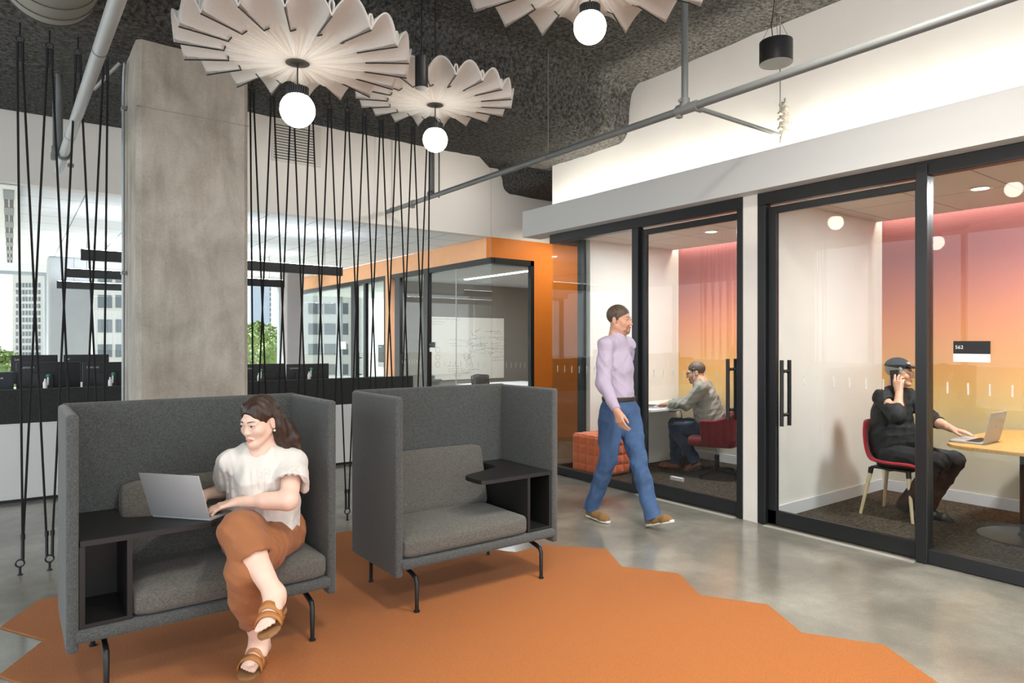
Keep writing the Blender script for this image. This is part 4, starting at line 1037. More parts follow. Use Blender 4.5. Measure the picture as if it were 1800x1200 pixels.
# ================================================================== PEOPLE: bodies and clothes as smooth blended volumes
class SDF:
    def __init__(s, lo, hi, h):
        s.lo = np.array(lo, float); s.h = h
        s.n = np.ceil((np.array(hi)-s.lo)/h).astype(int)+1
        s.f = np.full(tuple(s.n), .2, np.float32)
    def _sl(s, lo, hi):
        a = np.maximum(0, np.floor((np.array(lo)-s.lo)/s.h).astype(int)); b = np.minimum(s.n, np.ceil((np.array(hi)-s.lo)/s.h).astype(int)+1)
        if (b <= a).any(): return None
        ax = [s.lo[i]+s.h*np.arange(a[i], b[i]) for i in range(3)]
        X, Y, Z = np.meshgrid(*ax, indexing='ij')
        return tuple(slice(a[i], b[i]) for i in range(3)), np.stack([X, Y, Z], -1)
    def _u(s, sl, d, k, op='u'):
        f = s.f[sl]
        if op == 'u':
            if k > 0:
                h = np.clip(.5+.5*(f-d)/k, 0, 1); r = f*(1-h)+d*h-k*h*(1-h)
            else: r = np.minimum(f, d)
        else:
            if k > 0:
                h = np.clip(.5-.5*(f+d)/k, 0, 1); r = f*(1-h)+(-d)*h+k*h*(1-h)
            else: r = np.maximum(f, -d)
        s.f[sl] = r
    def rc(s, a, b, ra, rb=None, k=.02, op='u', sq=None):
        """tapered capsule; sq=(axis, factor) flattens it along axis"""
        a = np.array(a, float); b = np.array(b, float); rb = ra if rb is None else rb
        m = max(ra, rb)*(max(1, sq[1]) if sq else 1)+k+.03
        q = s._sl(np.minimum(a, b)-m, np.maximum(a, b)+m)
        if q is None: return s
        sl, P = q; ab = b-a; L = max(1e-9, ab@ab)
        h = np.clip(((P-a)@ab)/L, 0, 1); v = P-a-h[..., None]*ab
        if sq:
            n = np.array(sq[0], float); n /= np.linalg.norm(n); vn = v@n
            v = v+n*(vn*(1/sq[1]-1))[..., None]
        d = np.linalg.norm(v, axis=-1)-(ra+(rb-ra)*h)
        if sq: d *= min(1, sq[1])
        s._u(sl, d.astype(np.float32), k, op); return s
    def chain(s, pts, rs, k=.02, sq=None):
        for i in range(len(pts)-1): s.rc(pts[i], pts[i+1], rs[i], rs[i+1], k, 'u', sq)
        return s
    def el(s, c, r, k=.02, op='u', M=None):
        c = np.array(c, float); r = np.array(r, float); m = r.max()+k+.03
        q = s._sl(c-m, c+m)
        if q is None: return s
        sl, P = q; v = P-c
        if M is not None: v = v@np.array(M)          # world -> local (M columns are local axes)
        k0 = np.linalg.norm(v/r, axis=-1); k1 = np.linalg.norm(v/(r*r), axis=-1)
        d = k0*(k0-1)/np.maximum(k1, 1e-6)
        s._u(sl, d.astype(np.float32), k, op); return s
    def cut(s, c, n, R_, k=.004):
        """remove what lies beyond the plane through c (normal n) within radius R_"""
        c = np.array(c, float); n = np.array(n, float); n /= np.linalg.norm(n)
        q = s._sl(c-R_, c+R_)
        if q is None: return s
        sl, P = q; v = P-c; d = v@n; far = np.linalg.norm(v, axis=-1)
        f = s.f[sl]; s.f[sl] = np.where(far < R_, np.maximum(f, d), f).astype(np.float32); return s
    def wobble(s, fn):
        ax = [s.lo[i]+s.h*np.arange(s.n[i]) for i in range(3)]
        X, Y, Z = np.meshgrid(*ax, indexing='ij', sparse=True)
        s.f += fn(X, Y, Z).astype(np.float32); return s
    def like(s):
        o = SDF.__new__(SDF); o.lo = s.lo; o.h = s.h; o.n = s.n; o.f = np.full(tuple(s.n), .2, np.float32); return o
    def merge(s, o, k=.02):
        h = np.clip(.5+.5*(s.f-o.f)/k, 0, 1); s.f = (s.f*(1-h)+o.f*h-k*h*(1-h)).astype(np.float32); return s
    def mesh(s):
        f = s.f; n = f.shape
        ins = f < 0
        c = [ins[i:n[0]-1+i, j:n[1]-1+j, k:n[2]-1+k] for i in (0, 1) for j in (0, 1) for k in (0, 1)]
        cnt = sum(x.astype(np.int8) for x in c)
        act = (cnt > 0) & (cnt < 8)
        idx = np.argwhere(act); I, J, K = idx.T
        vid = np.full(act.shape, -1, np.int64); vid[I, J, K] = np.arange(len(idx))
        acc = np.zeros((len(idx), 3)); w = np.zeros(len(idx))
        cor = [(i, j, k) for i in (0, 1) for j in (0, 1) for k in (0, 1)]
        val = {q: f[I+q[0], J+q[1], K+q[2]].astype(float) for q in cor}
        for a in cor:
            for ax in range(3):
                if a[ax] == 0:
                    b = list(a); b[ax] = 1; b = tuple(b)
                    fa, fb = val[a], val[b]; m = (fa < 0) != (fb < 0)
                    t = np.where(m, fa/np.where(m, fa-fb, 1), 0)
                    p = np.array(a, float)[None, :].repeat(len(idx), 0); p[:, ax] += t
                    acc += p*m[:, None]; w += m
        vs = s.lo+s.h*(idx+acc/w[:, None])
        faces = []
        for ax in range(3):
            o1, o2 = [(1, 2), (2, 0), (0, 1)][ax]
            sa = [slice(None)]*3; sb = [slice(None)]*3; sa[ax] = slice(0, n[ax]-1); sb[ax] = slice(1, n[ax])
            A, B = ins[tuple(sa)], ins[tuple(sb)]
            e = np.argwhere(A != B)
            ok = (e[:, o1] > 0) & (e[:, o2] > 0) & (e[:, o1] < n[o1]-1) & (e[:, o2] < n[o2]-1); e = e[ok]
            flip = A[tuple(e.T)]
            def g_(d1, d2):
                q = e.copy(); q[:, o1] += d1; q[:, o2] += d2; return vid[tuple(q.T)]
            quad = np.stack([g_(-1, -1), g_(0, -1), g_(0, 0), g_(-1, 0)], 1)
            quad[~flip] = quad[~flip][:, ::-1]
            faces.append(quad)
        return vs, np.concatenate(faces)
    def obj(s, name, m, parent=None, smooth_iter=1, origin=None):
        vs, fs = s.mesh()
        for _ in range(smooth_iter):
            acc = np.zeros_like(vs); w = np.zeros(len(vs))
            for q in range(4):
                np.add.at(acc, fs[:, q], vs[fs[:, (q+1) % 4]]); np.add.at(w, fs[:, q], 1)
                np.add.at(acc, fs[:, q], vs[fs[:, (q+3) % 4]]); np.add.at(w, fs[:, q], 1)
            vs = vs*.5+.5*acc/np.maximum(w, 1)[:, None]
        if origin is not None: vs = vs-np.array(origin)
        me = bpy.data.meshes.new(name); me.from_pydata(vs.tolist(), [], fs.tolist())
        me.polygons.foreach_set('use_smooth', [True]*len(me.polygons))
        for x in (m if isinstance(m, (list, tuple)) else [m]): me.materials.append(x)
        o = bpy.data.objects.new(name, me); COL.objects.link(o)
        if parent: o.parent = parent
        return o
A_ = np.array
def folds(amp, fr, seed, aniso=(1, 1, .55), n=5):
    rg = np.random.RandomState(seed); ks = []
    for i in range(n):
        d = rg.normal(size=3)*aniso; d /= np.linalg.norm(d); w = rg.normal(size=3); w /= np.linalg.norm(w)
        ks.append((d*fr*rg.uniform(.6, 1.5), rg.uniform(0, 6.28), w*fr*rg.uniform(.3, .6), rg.uniform(0, 6.28)))
    def fn(X, Y, Z):
        t = 0
        for k, p, w, q in ks:
            a = np.sin(k[0]*X+k[1]*Y+k[2]*Z+p+1.6*np.sin(w[0]*X+w[1]*Y+w[2]*Z+q)); t = t+.5*a+1.1*(.36-(1-np.abs(a))**1.3)
        return amp*t/n*2.6
    return fn
def nrm(v): v = A_(v, float); return v/np.linalg.norm(v)
def frame(fwd, up):
    """head axes: columns right, forward, up"""
    f = nrm(fwd); r = nrm(np.cross(f, up)); u = np.cross(r, f); return np.stack([r, f, u], 1)

def head(S_, c, M, sc=1., female=False, beard=0., nose=1.):
    """c: mid head at eye height; M columns right/forward/up"""
    T = lambda x, y, z: A_(c)+M@(A_([x, y, z])*sc)
    jw = .92 if female else 1.
    S_.el(T(0, -.014, .035), A_([.074, .094, .082])*sc, .02, M=M)
    S_.el(T(0, .022, -.03), A_([.061*jw, .064, .078])*sc, .03, M=M)
    for x in (-1, 1):
        S_.rc(T(x*.054*jw, -.002, -.052+.006*female), T(x*.02*jw, .060, -.096), (.019-.004*female)*sc, .0135*sc, .03)
        S_.el(T(x*.040, .055, -.028), A_([.022, .02, .02])*sc, .03, M=M)
        S_.rc(T(x*.014, .084-.004*female, .019), T(x*.043, .070-.003*female, .017), .009*sc, .008*sc, .018)
        S_.el(T(x*.031, .098, .001), A_([.017, .016, .010])*sc, .012, 's', M=M)
        S_.el(T(x*.031, .075, 0), A_([.0138, .0138, .0128])*sc, .004, M=M)
        S_.rc(T(x*.018, .084, .007), T(x*.043, .077, .006), .0042*sc, .004*sc, .006)
    S_.el(T(0, .066, -.098), A_([.022*jw, .022, .017])*sc, .025, M=M)
    if female:
        S_.rc(T(0, .083, .004), T(0, .100, -.031), .0065*sc, .0095*sc, .012)
        for x in (-1, 1): S_.el(T(x*.010, .091, -.035), A_([.0065, .008, .0055])*sc, .006, M=M)
    else:
        S_.rc(T(0, .086, .006), T(0, .106*nose, -.034), .0075*sc, .0115*sc, .012)
        for x in (-1, 1): S_.el(T(x*.0115, .094, -.038), A_([.0075, .009, .007])*sc, .006, M=M)
    for x in (-1, 0, 1):
        S_.rc(T(0, .090, -.0635), T(x*.023, .081, -.0655), .0055*sc, .003*sc, .006)
        S_.rc(T(0, .0885, -.0735), T(x*.020, .081, -.0685), .0068*sc, .0035*sc, .006)
    S_.rc(T(-.021, .092, -.0685), T(.021, .092, -.0685), .0022*sc, .0022*sc, .003, 's')
    for x in (-1, 1):
        S_.el(T(x*.076, -.012, -.008), A_([.008, .019, .032])*sc, .006, M=M)
        S_.el(T(x*.085, -.006, -.006), A_([.006, .010, .02])*sc, .004, 's', M=M)
    return T
def face_parts(parent, T, M, sc, iris, brow_m, origin, brow=1., gaze=(0, 0)):
    """almond eyes with iris and pupil, lash lines and brows as children"""
    o = A_(origin)
    eye = mat('eye_white', (214, 208, 202), .25); irm = mat('iris', iris, .2); pup = mat('pupil', (16, 14, 14), .1)
    def patch(x, r, w, h, cx, cz, m, name, par, clip=True):
        g = G(); bm = g.bm; cen = bm.verts.new(V(T(x*.031+cx, .075+math.sqrt(max(0, r*r-cx*cx-cz*cz)), .001+cz)-o)); ring = []
        for q in range(20):
            a = 2*PI*q/20; px, pz = cx+w*math.cos(a), cz+h*math.sin(a)
            lim = .0050*max(0, 1-(px/.0145)**2)
            pz = max(-lim*.8, min(lim, pz)) if clip else pz
            if not clip: pz = (lim if math.sin(a) > 0 else -lim*.8)*min(1, abs(math.sin(a))*1.6)
            ring.append(bm.verts.new(V(T(x*.031+px, .075+math.sqrt(max(1e-8, r*r-px*px-pz*pz)), .001+pz)-o)))
        for q in range(20): bm.faces.new((cen, ring[q], ring[(q+1) % 20]))
        return g.obj(name, m, par)
    for x in (-1, 1):
        e = patch(x, .0152, .0140, .005, 0, 0, eye, 'eye', parent, False)
        patch(x, .0156, .0058, .0058, gaze[0], gaze[1], irm, 'iris', e); patch(x, .0159, .0026, .0026, gaze[0], gaze[1], pup, 'pupil', e)
        pts = [T(x*(.012+.036*q/5), .0925-.016*(q/5)**2, .0205+.004*math.sin(q/5*2.4)) for q in range(6)]
        G().tube([tuple(p-o) for p in pts], [.0020*brow*sc, .0030*brow*sc, .0030*brow*sc, .0026*brow*sc, .002*brow*sc, .001], 6).obj('eyebrow', brow_m, parent)
        pts = []
        for q in range(9):
            px = -.0145+.029*q/8; pz = .0052*max(0, 1-(px/.0146)**2)
            pts.append(T(x*.031+px, .075+math.sqrt(.0155**2-px*px-pz*pz), .0012+pz))
        G().tube([tuple(p-o) for p in pts], .0011*sc, 5).obj('eyelash', brow_m, parent)
def hand(S_, w, d, n, side, curl=(.25, .3, .35, .4), sc=1., thumb=(.6, .5), spread=.06, k=.008):
    """w wrist, d direction to the knuckles, n normal of the back of the hand, side = direction of the thumb edge"""
    d = nrm(d); n = nrm(A_(n)-d*(A_(n)@d)); s_ = np.cross(d, n)
    if s_@A_(side) < 0: s_ = -s_
    kn = []
    for i, (o, L) in enumerate(((.030, .086), (.010, .090), (-.010, .086), (-.028, .077))):
        p = A_(w)+(d*L+s_*o)*sc; kn.append(p)
        S_.rc(A_(w)+s_*o*.55*sc+d*.008*sc, p, .0135*sc, .0105*sc, .012)
    S_.rc(A_(w)-d*.03*sc, A_(w)+d*.02*sc, .023*sc, .022*sc, .014, sq=(n, .78))
    Ls = ((.043, .026, .021), (.047, .03, .022), (.043, .028, .021), (.034, .021, .019))
    for i in range(4):
        p = kn[i]; ang = curl[i]; a = 0
        for j in range(3):
            a += ang*(1, 1.15, .8)[j]
            dd = d*math.cos(a)-n*math.sin(a)+s_*(1.5-i)*spread*(1 if j < 2 else .5)
            q = p+nrm(dd)*Ls[i][j]*sc
            r0 = (.0098, .0086, .0078, .0066)
            S_.rc(p, q, r0[j]*sc, r0[j+1]*sc, .004); p = q
    p = A_(w)+(d*.018+s_*.022-n*.006)*sc
    a, b = thumb
    d1 = nrm(d*math.cos(a)+s_*math.sin(a)-n*.25); q = p+d1*.042*sc; S_.rc(p, q, .0145*sc, .0115*sc, .010)
    d2 = nrm(d*math.cos(a-b*.6)+s_*math.sin(a-b*.6)-n*.25); q2 = q+d2*.032*sc; S_.rc(q, q2, .0112*sc, .0095*sc, .004)
    d3 = nrm(d*math.cos(a-b)+s_*math.sin(a-b)-n*.2); q3 = q2+d3*.024*sc; S_.rc(q2, q3, .0095*sc, .0075*sc, .004)
    return kn
def shoe(name, heel, toe, m, sole_m, parent, origin, w=.042, h=.07, up=(0, 0, 1), hh=.002, sole_t=.022, ankle=None):
    heel = A_(heel); toe = A_(toe); f = nrm(toe-heel); u = nrm(A_(up)-f*(A_(up)@f)); r = np.cross(f, u); L = np.linalg.norm(toe-heel)
    mn = np.minimum(heel, toe)-.09; mx = np.maximum(heel, toe)+.09; mx[2] += .06
    S_ = SDF(mn, mx, .004)
    P = lambda x, y, z: heel+f*y*L+r*x+u*z
    S_.rc(P(0, .14, .034), P(0, .40, .036), .034, .036, .03); S_.rc(P(0, .40, .036), P(.003, .74, .026), .036, .036, .03, sq=(r, 1.12))
    S_.rc(P(.003, .74, .026), P(.004, .90, .018), .034, .022, .03, sq=(r, 1.25))
    S_.rc(P(0, .17, .04), P(0, .2, h), .036, .036, .02)
    S_.cut(P(0, .5, .010), -u, .4)
    if ankle is not None: S_.cut(P(0, .2, h+.012), u, .12)
    o = S_.obj(name, m, parent, 1, origin)
    S2 = SDF(mn, mx, .004)
    S2.rc(P(0, .14, .011), P(0, .42, .011), .036, .034, .02); S2.rc(P(0, .42, .011), P(.003, .74, .011), .034, .042, .02); S2.rc(P(.003, .74, .011), P(.004, .9, .011), .041, .028, .02)
    S2.cut(P(0, .5, sole_t), u, .4); S2.cut(P(0, .5, 0), -u, .4)
    S2.obj('sole', sole_m, o, 1, origin)
    return o
def lerp(a, b, t): return A_(a)*(1-t)+A_(b)*t
skin_w = mat('skin_fair', (234, 200, 182), .5, var=.03, vscale=30, spec=.35)
skin_m = mat('skin_ruddy', (214, 164, 138), .5, var=.03, vscale=30, spec=.35)
lip_w = mat('lips', (204, 138, 126), .45); lip_m = mat('lips_pale', (178, 112, 98), .5)
for m_ in (skin_w, skin_m):
    b_ = m_.node_tree.nodes['Principled BSDF']; b_.inputs['Subsurface Weight'].default_value = .12; b_.inputs['Subsurface Radius'].default_value = (.012, .005, .003)
def paint_lips(o, T, M, sc, origin, mi=1):
    inv = np.linalg.inv(M); c0 = T(0, 0, 0)-A_(origin)
    me = o.data; n = len(me.polygons); ce = np.zeros(n*3); me.polygons.foreach_get('center', ce)
    q = ((ce.reshape(-1, 3)-c0)@inv.T)/sc
    x, y, z = q.T
    up = -.0685+.0085*np.clip(1-(np.abs(x)-.006)/.018, 0, 1); lo = -.0685-.0105*np.sqrt(np.clip(1-(x/.021)**2, 0, 1))
    m = (np.abs(x) < .022) & (z < up) & (z > lo) & (y > .076)
    mi_ = np.zeros(n, np.int32); mi_[m] = mi; me.polygons.foreach_set('material_index', mi_)

# ------------------------------------------------------------------ woman on the left sofa
def woman():
    O = A_((1.06, 3.56, 0.))
    face_dir = nrm((-.85, -.52, -.20)); hc = A_((1.012, 3.505, 1.095))
    M = frame(face_dir, (.04, .03, 1)); sc = .98
    near = lambda *p: A_((0, 0, 1.5))+(A_(p)-A_((0, 0, 1.5)))*.957
    hc = near(*hc)
    pel = near(1.06, 3.62, .515); che = near(1.045, 3.585, .80); nk = near(1.035, 3.545, .945)
    shL = near(1.170, 3.475, .872); shR = near(.895, 3.60, .882)
    elL = near(1.10, 3.315, .715); wrL = A_((.862, 3.345, .738))
    elR = A_((.925, 3.65, .745)); wrR = A_((.768, 3.58, .738))
    hipL = near(1.15, 3.60, .49); knL = A_((.815, 3.045, .505)); anL = A_((.925, 3.205, .105))
    hipR = near(.975, 3.60, .50); knR = near(.845, 3.245, .625); anR = near(.938, 3.02, .375)
    B = SDF((.62, 2.66, 0), (1.30, 3.76, 1.30), .0036)
    T = head(B, hc, M, sc, True)
    B.chain([hc+M@A_([0, -.03, -.07]), nk], [.042, .047], .022)
    B.chain([nk-[0, 0, .03], che, pel], [.08, .115, .13], .05, ((-.35, -.94, 0), .8))
    B.chain([nk-[0, 0, .03], shL], [.05, .048], .04).chain([nk-[0, 0, .03], shR], [.05, .048], .04)
    B.chain([shL, elL, wrL], [.052, .041, .0255], .02).chain([shR, elR, wrR], [.052, .041, .0255], .02)
    B.rc(lerp(elL, wrL, .05), lerp(elL, wrL, .45), .043, .039, .02); B.rc(lerp(elR, wrR, .05), lerp(elR, wrR, .45), .043, .039, .02)
    hand(B, wrL, (-.11, .035, -.024), (.0, -.12, 1), (0, .9, .35), (.22, .26, .3, .34), .93, (.55, .3))
    hand(B, wrR, (-.085, -.05, -.024), (0, 0, 1), (.8, -.5, 0), (.25, .28, .3, .34), .93, (.55, .3))
    B.chain([pel, hipL, knL], [.11, .095, .06], .04).chain([pel, hipR, knR], [.11, .095, .06], .04)
    B.chain([knL, lerp(knL, anL, .35), anL], [.056, .058, .037], .03)
    B.chain([knR, lerp(knR, anR, .35), anR], [.056, .058, .037], .03)
    def foot(an, heel, toe, up):
        heel, toe = A_(heel), A_(toe); f = nrm(toe-heel); u = nrm(A_(up)-f*(A_(up)@f)); r = np.cross(f, u); L = np.linalg.norm(toe-heel)
        P = lambda x, y, z: heel+f*y*L+r*x+u*z
        B.rc(an, P(0, .13, .034), .034, .031, .03); B.rc(an, P(0, .45, .040), .033, .027, .04)
        B.rc(P(0, .12, .03), P(0, .45, .03), .029, .027, .03); B.rc(P(0, .45, .034), P(0, .76, .022), .028, .021, .03, sq=(r, 1.55))
        return P, f, u, r, L
    fl = (A_((.968, 3.262, .030)), A_((.830, 3.085, .030)))
    fr_ = (near(.968, 3.035, .318), near(.850, 2.868, .285))
    PL, fL, uL, rL, LL = foot(anL, *fl, (0, 0, 1))
    upR = nrm(A_((-.45, -.15, .8)))
    PR, fR, uR, rR, LR = foot(anR, *fr_, upR)
    for P, s_ in ((PL, 1), (PR, -1)):
        for i in range(5):
            x = s_*(-.031+.0155*i); y1 = (1.0, 1.0, .97, .93, .88)[i]
            rr = (.0125, .0095, .009, .0085, .008)[i]
            B.rc(P(x*.95, .76, .016), P(x, y1-.05, .012), rr, rr*.9, .006)
    b = B.obj('person', [skin_w, lip_w], None, 1, O); b.location = O
    paint_lips(b, T, M, sc, O)
    tag(b, 'woman in white blouse and rust trousers typing with legs crossed on the left sofa', 'person')
    brow = mat('brow_brown', (70, 50, 40), .8)
    face_parts(b, T, M, sc, (66, 58, 48), brow, O, .8, (.001, -.0012))
    # hair, parted in the middle and falling behind her left shoulder
    H = SDF(hc-.30, hc+.24, .0042)
    W_ = lambda x, y, z: hc+M@(A_([x, y, z])*sc)
    H.el(W_(0, -.020, .040), A_([.081, .100, .088]), .01, M=M)
    for x in (-1, 1):
        H.rc(W_(x*.068, -.03, .02), W_(x*.074, -.055, -.05), .020, .022, .02)
        H.rc(W_(x*.040, .045, .088), W_(x*.074, .012, .035), .012, .010, .02)
    H.el(W_(0, .118, -.022), A_([.066, .075, .094])*sc, .010, 's', M=M)
    H.el(W_(-.084, .004, -.018), A_([.030, .024, .036])*sc, .010, 's', M=M)
    tips = [near(*q) for q in [((1.10, 3.575, .90)), ((1.185, 3.505, .885)), ((1.225, 3.465, .868)), ((1.15, 3.49, .872)), ((1.10, 3.535, .89)), ((1.20, 3.53, .885)), ((1.06, 3.62, .87)), ((1.00, 3.63, .87)), ((1.13, 3.60, .88))]]
    starts = [W_(-.068, -.045, -.02), W_(-.07, -.055, 0), W_(-.06, -.08, 0), W_(-.072, -.045, -.035), W_(-.070, -.05, -.05), W_(-.05, -.085, -.02), W_(0, -.1, -.02), W_(.05, -.08, -.02), W_(-.04, -.09, -.05)]
    for q, (st, tp) in enumerate(zip(starts, tips)):
        mid = lerp(st, tp, .55)+A_((.012, .0, .022))
        H.chain([st, lerp(st, mid, .5)+A_((.004, .004, .004)), mid, tp], [.026, .025, .021, .007], .02)
    ck = frame((0, 1, 0), (0, 0, 1))
    H.wobble(lambda X, Y, Z: .0011*np.sin(240*(X*.5+Y*.85)+18*Z))
    hair_m = mat('hair_brown', (54, 37, 28), .42, var=.35, vscale=90, stretch=(1, 1, .07), spec=.5, bump=.5, bscale=130, bdist=.003)
    H.obj('hair', hair_m, b, 1, O)
    er = W_(-.083, -.004, -.045)
    G().sphere(tuple(er-O), .006, 2).obj('earring', mat('pearl', (236, 230, 222), .2), b)
    # blouse
    Bl = SDF((.62, 3.0, .46), (1.36, 3.80, 1.04), .0046)
    ax = (-.35, -.94, 0)
    Bl.chain([nk-[0, 0, .035], che+[0, -.01, 0], lerp(che, pel, .55), pel+[0, -.02, .03]], [.095, .145, .168, .172], .05, (ax, .82))
    Bl.el(che+[-.03, -.085, .0], (.12, .075, .085), .06)
    Bl.cut(pel+[0, -.02, -.015], (.06, .05, -1), .30)
    for sh, el in ((shL, elL), (shR, elR)):
        Bl.rc(nk-[0, 0, .03], sh, .062, .064, .04)
        Sl = Bl.like(); e2 = lerp(sh, el, .60); Sl.rc(sh, e2, .066, .092, .0)
        Sl.cut(e2, nrm(el-sh), .16); Sl.rc(lerp(sh, el, .50), lerp(sh, el, .95), .068, .102, .003, 's')
        Bl.merge(Sl, .02)
    Bl.rc(nk+A_((-.012, -.025, .008)), nk+A_((0, 0, .12)), .057, .07, .006, 's')
    def pleats(X, Y, Z):
        u = X*.94-Y*.34
        top = np.clip((.915-Z)/.06, 0.05, 1)
        g1 = np.sin(150*u+2.2*np.sin(11*Z+40*u))*.0042*top*np.clip((Z-.62)/.2, .15, 1)
        g2 = np.sin(52*u+14*Z+1.5*np.sin(25*Z))*.0055*np.clip((.9-Z)/.15, 0, 1)
        g3 = np.sin(46*Z+26*u+2*np.sin(30*u))*.004*np.clip((.72-Z)/.1, 0, 1)
        hem = np.sin(170*u)*.003*np.clip((.60-Z)/.04, 0, 1)
        return g1+g2+g3+hem
    Bl.wobble(pleats); Bl.wobble(folds(.005, 38, 4, (1, 1, .4)))
    bl_m = mat('white_cotton', (222, 219, 214), .8, bump=.25, bscale=26, bdist=.006, sheen=.2)
    nt = bl_m.node_tree; n = nt.nodes; L = nt.links; bs = n['Principled BSDF']
    blo = Bl.obj('blouse', bl_m, b, 1, O)
    # broderie holes: little dark eyelets along hem and sleeve ends
    vs = np.zeros(len(blo.data.vertices)*3); blo.data.vertices.foreach_get('co', vs); vs = vs.reshape(-1, 3)+O
    nm = np.zeros(len(vs)*3); blo.data.vertices.foreach_get('normal', nm); nm = nm.reshape(-1, 3)
    g = G(); rg = random.Random(5)
    def eyelets(cands, spacing, count):
        chosen = []
        ids = list(cands); rg.shuffle(ids)
        for i in ids:
            p = vs[i]
            if all(np.linalg.norm(p-c_) > spacing for c_ in chosen):
                chosen.append(p)
                nn = V(nm[i]); q = V((0, 0, 1)).rotation_difference(nn)
                bm_ = bmesh.new(); bmesh.ops.create_circle(bm_, cap_ends=True, segments=6, radius=.0015)
                g._merge(bm_, Matrix.Translation(V(p-O)+nn*.0008) @ q.to_matrix().to_4x4())
                if len(chosen) > count: break
    zs = vs[:, 2]; fac = nm@A_((-.3, -.95, 0))
    eyelets(np.where((zs < .62) & (fac > -.2))[0], .0075, 260)
    for sh, el in ((shL, elL), (shR, elR)):
        e2 = lerp(sh, el, .60); dist = (vs-e2)@nrm(el-sh)
        rad = np.linalg.norm(vs-lerp(sh, el, .5), axis=1)
        eyelets(np.where((dist > -.06) & (dist < -.008) & (rad < .15) & (nm@nrm(el-sh) < .6))[0], .007, 150)
    g.obj('eyelets', mat('eyelet_shadow', (120, 112, 104), .9), blo, smooth=False)
    # trousers
    Tr = SDF((.62, 2.86, .12), (1.30, 3.74, .80), .0046)
    Tr.chain([pel+[0, .01, .02], pel-[0, 0, .02]], [.155, .15], .04, (ax, .85))
    for hp, kn, an, e_f, c_f, rr in ((hipL, knL, anL, .70, .66, (.082, .083, .068)), (hipR, knR, anR, .45, .40, (.084, .085, .076))):
        Lg = Tr.like(); e = lerp(kn, an, e_f)
        Lg.chain([pel, hp, lerp(hp, kn, .5), kn], [.12, .115, .10, rr[0]], .04)
        Lg.chain([kn, lerp(kn, an, min(.35, e_f*.6)), e], rr, .02); Lg.cut(e, an-kn, .13)
        Lg.rc(lerp(kn, an, c_f), lerp(kn, an, .95), rr[2]-.009, rr[2]-.006, .003, 's')
        Tr.merge(Lg, .012)
    eL = lerp(knL, anL, .70); eR = lerp(knR, anR, .45)
    Tr.wobble(folds(.0052, 40, 9))
    tr_m = mat('rust_cotton', (156, 100, 62), .85, var=.07, vscale=9, bump=.2, bscale=200, sheen=.1)
    tro = Tr.obj('trousers', tr_m, b, 2, O)
    # sandals
    tan = mat('tan_leather', (176, 118, 62), .5, var=.06, vscale=30); sol = mat('sandal_sole', (150, 112, 74), .6)
    for P, f, u, r, L_, s_ in ((PL, fL, uL, rL, LL, 1), (PR, fR, uR, rR, LR, -1)):
        g = G(); bm = g.bm
        prof = [(-.026, .06), (-.03, .2), (-.026, .45), (-.039, .68), (-.046, .82), (-.040, .97), (-.018, 1.07), (.018, 1.07), (.040, .96), (.046, .80), (.038, .65), (.026, .45), (.03, .2), (.026, .06), (.012, -.005), (-.012, -.005)]
        lo = [bm.verts.new(V(P(x, y, -.024)-O)) for x, y in prof]; hi = [bm.verts.new(V(P(x, y, -.010)-O)) for x, y in prof]
        bm.faces.new(lo[::-1]); bm.faces.new(hi)
        for i in range(len(prof)): bm.faces.new((lo[i], lo[(i+1) % len(prof)], hi[(i+1) % len(prof)], hi[i]))
        so = g.obj('sandal', sol, b, smooth=False)
        for (y0, y1, z, wd) in ((.48, .64, .078, .046), (.70, .82, .056, .053)):
            g = G(); bm = g.bm; rows = []
            for yy in (y0, y1):
                rows.append([bm.verts.new(V(P(wd*math.cos(a)*.98, yy+.0*math.sin(a), -.012+(z-(yy-y0)*.10+.012)*math.sin(a)**.8)-O)) for a in [PI*q/16 for q in range(17)]])
            for q in range(16): bm.faces.new((rows[0][q], rows[0][q+1], rows[1][q+1], rows[1][q]))
            if y0 == .50:
                rows.append([bm.verts.new(V(P(.018*math.cos(a), .72, -.012+(.058+.012)*math.sin(a)**.8 if abs(math.cos(a)) > .9 else .060)-O)) for a in [PI*q/16 for q in range(5, 12)]])
                for q in range(6): bm.faces.new((rows[1][q+5], rows[1][q+6], rows[2][q+1], rows[2][q]))
            o = g.obj('strap', tan, so); md = o.modifiers.new('s', 'SOLIDIFY'); md.thickness = .004; md.offset = 1
woman()
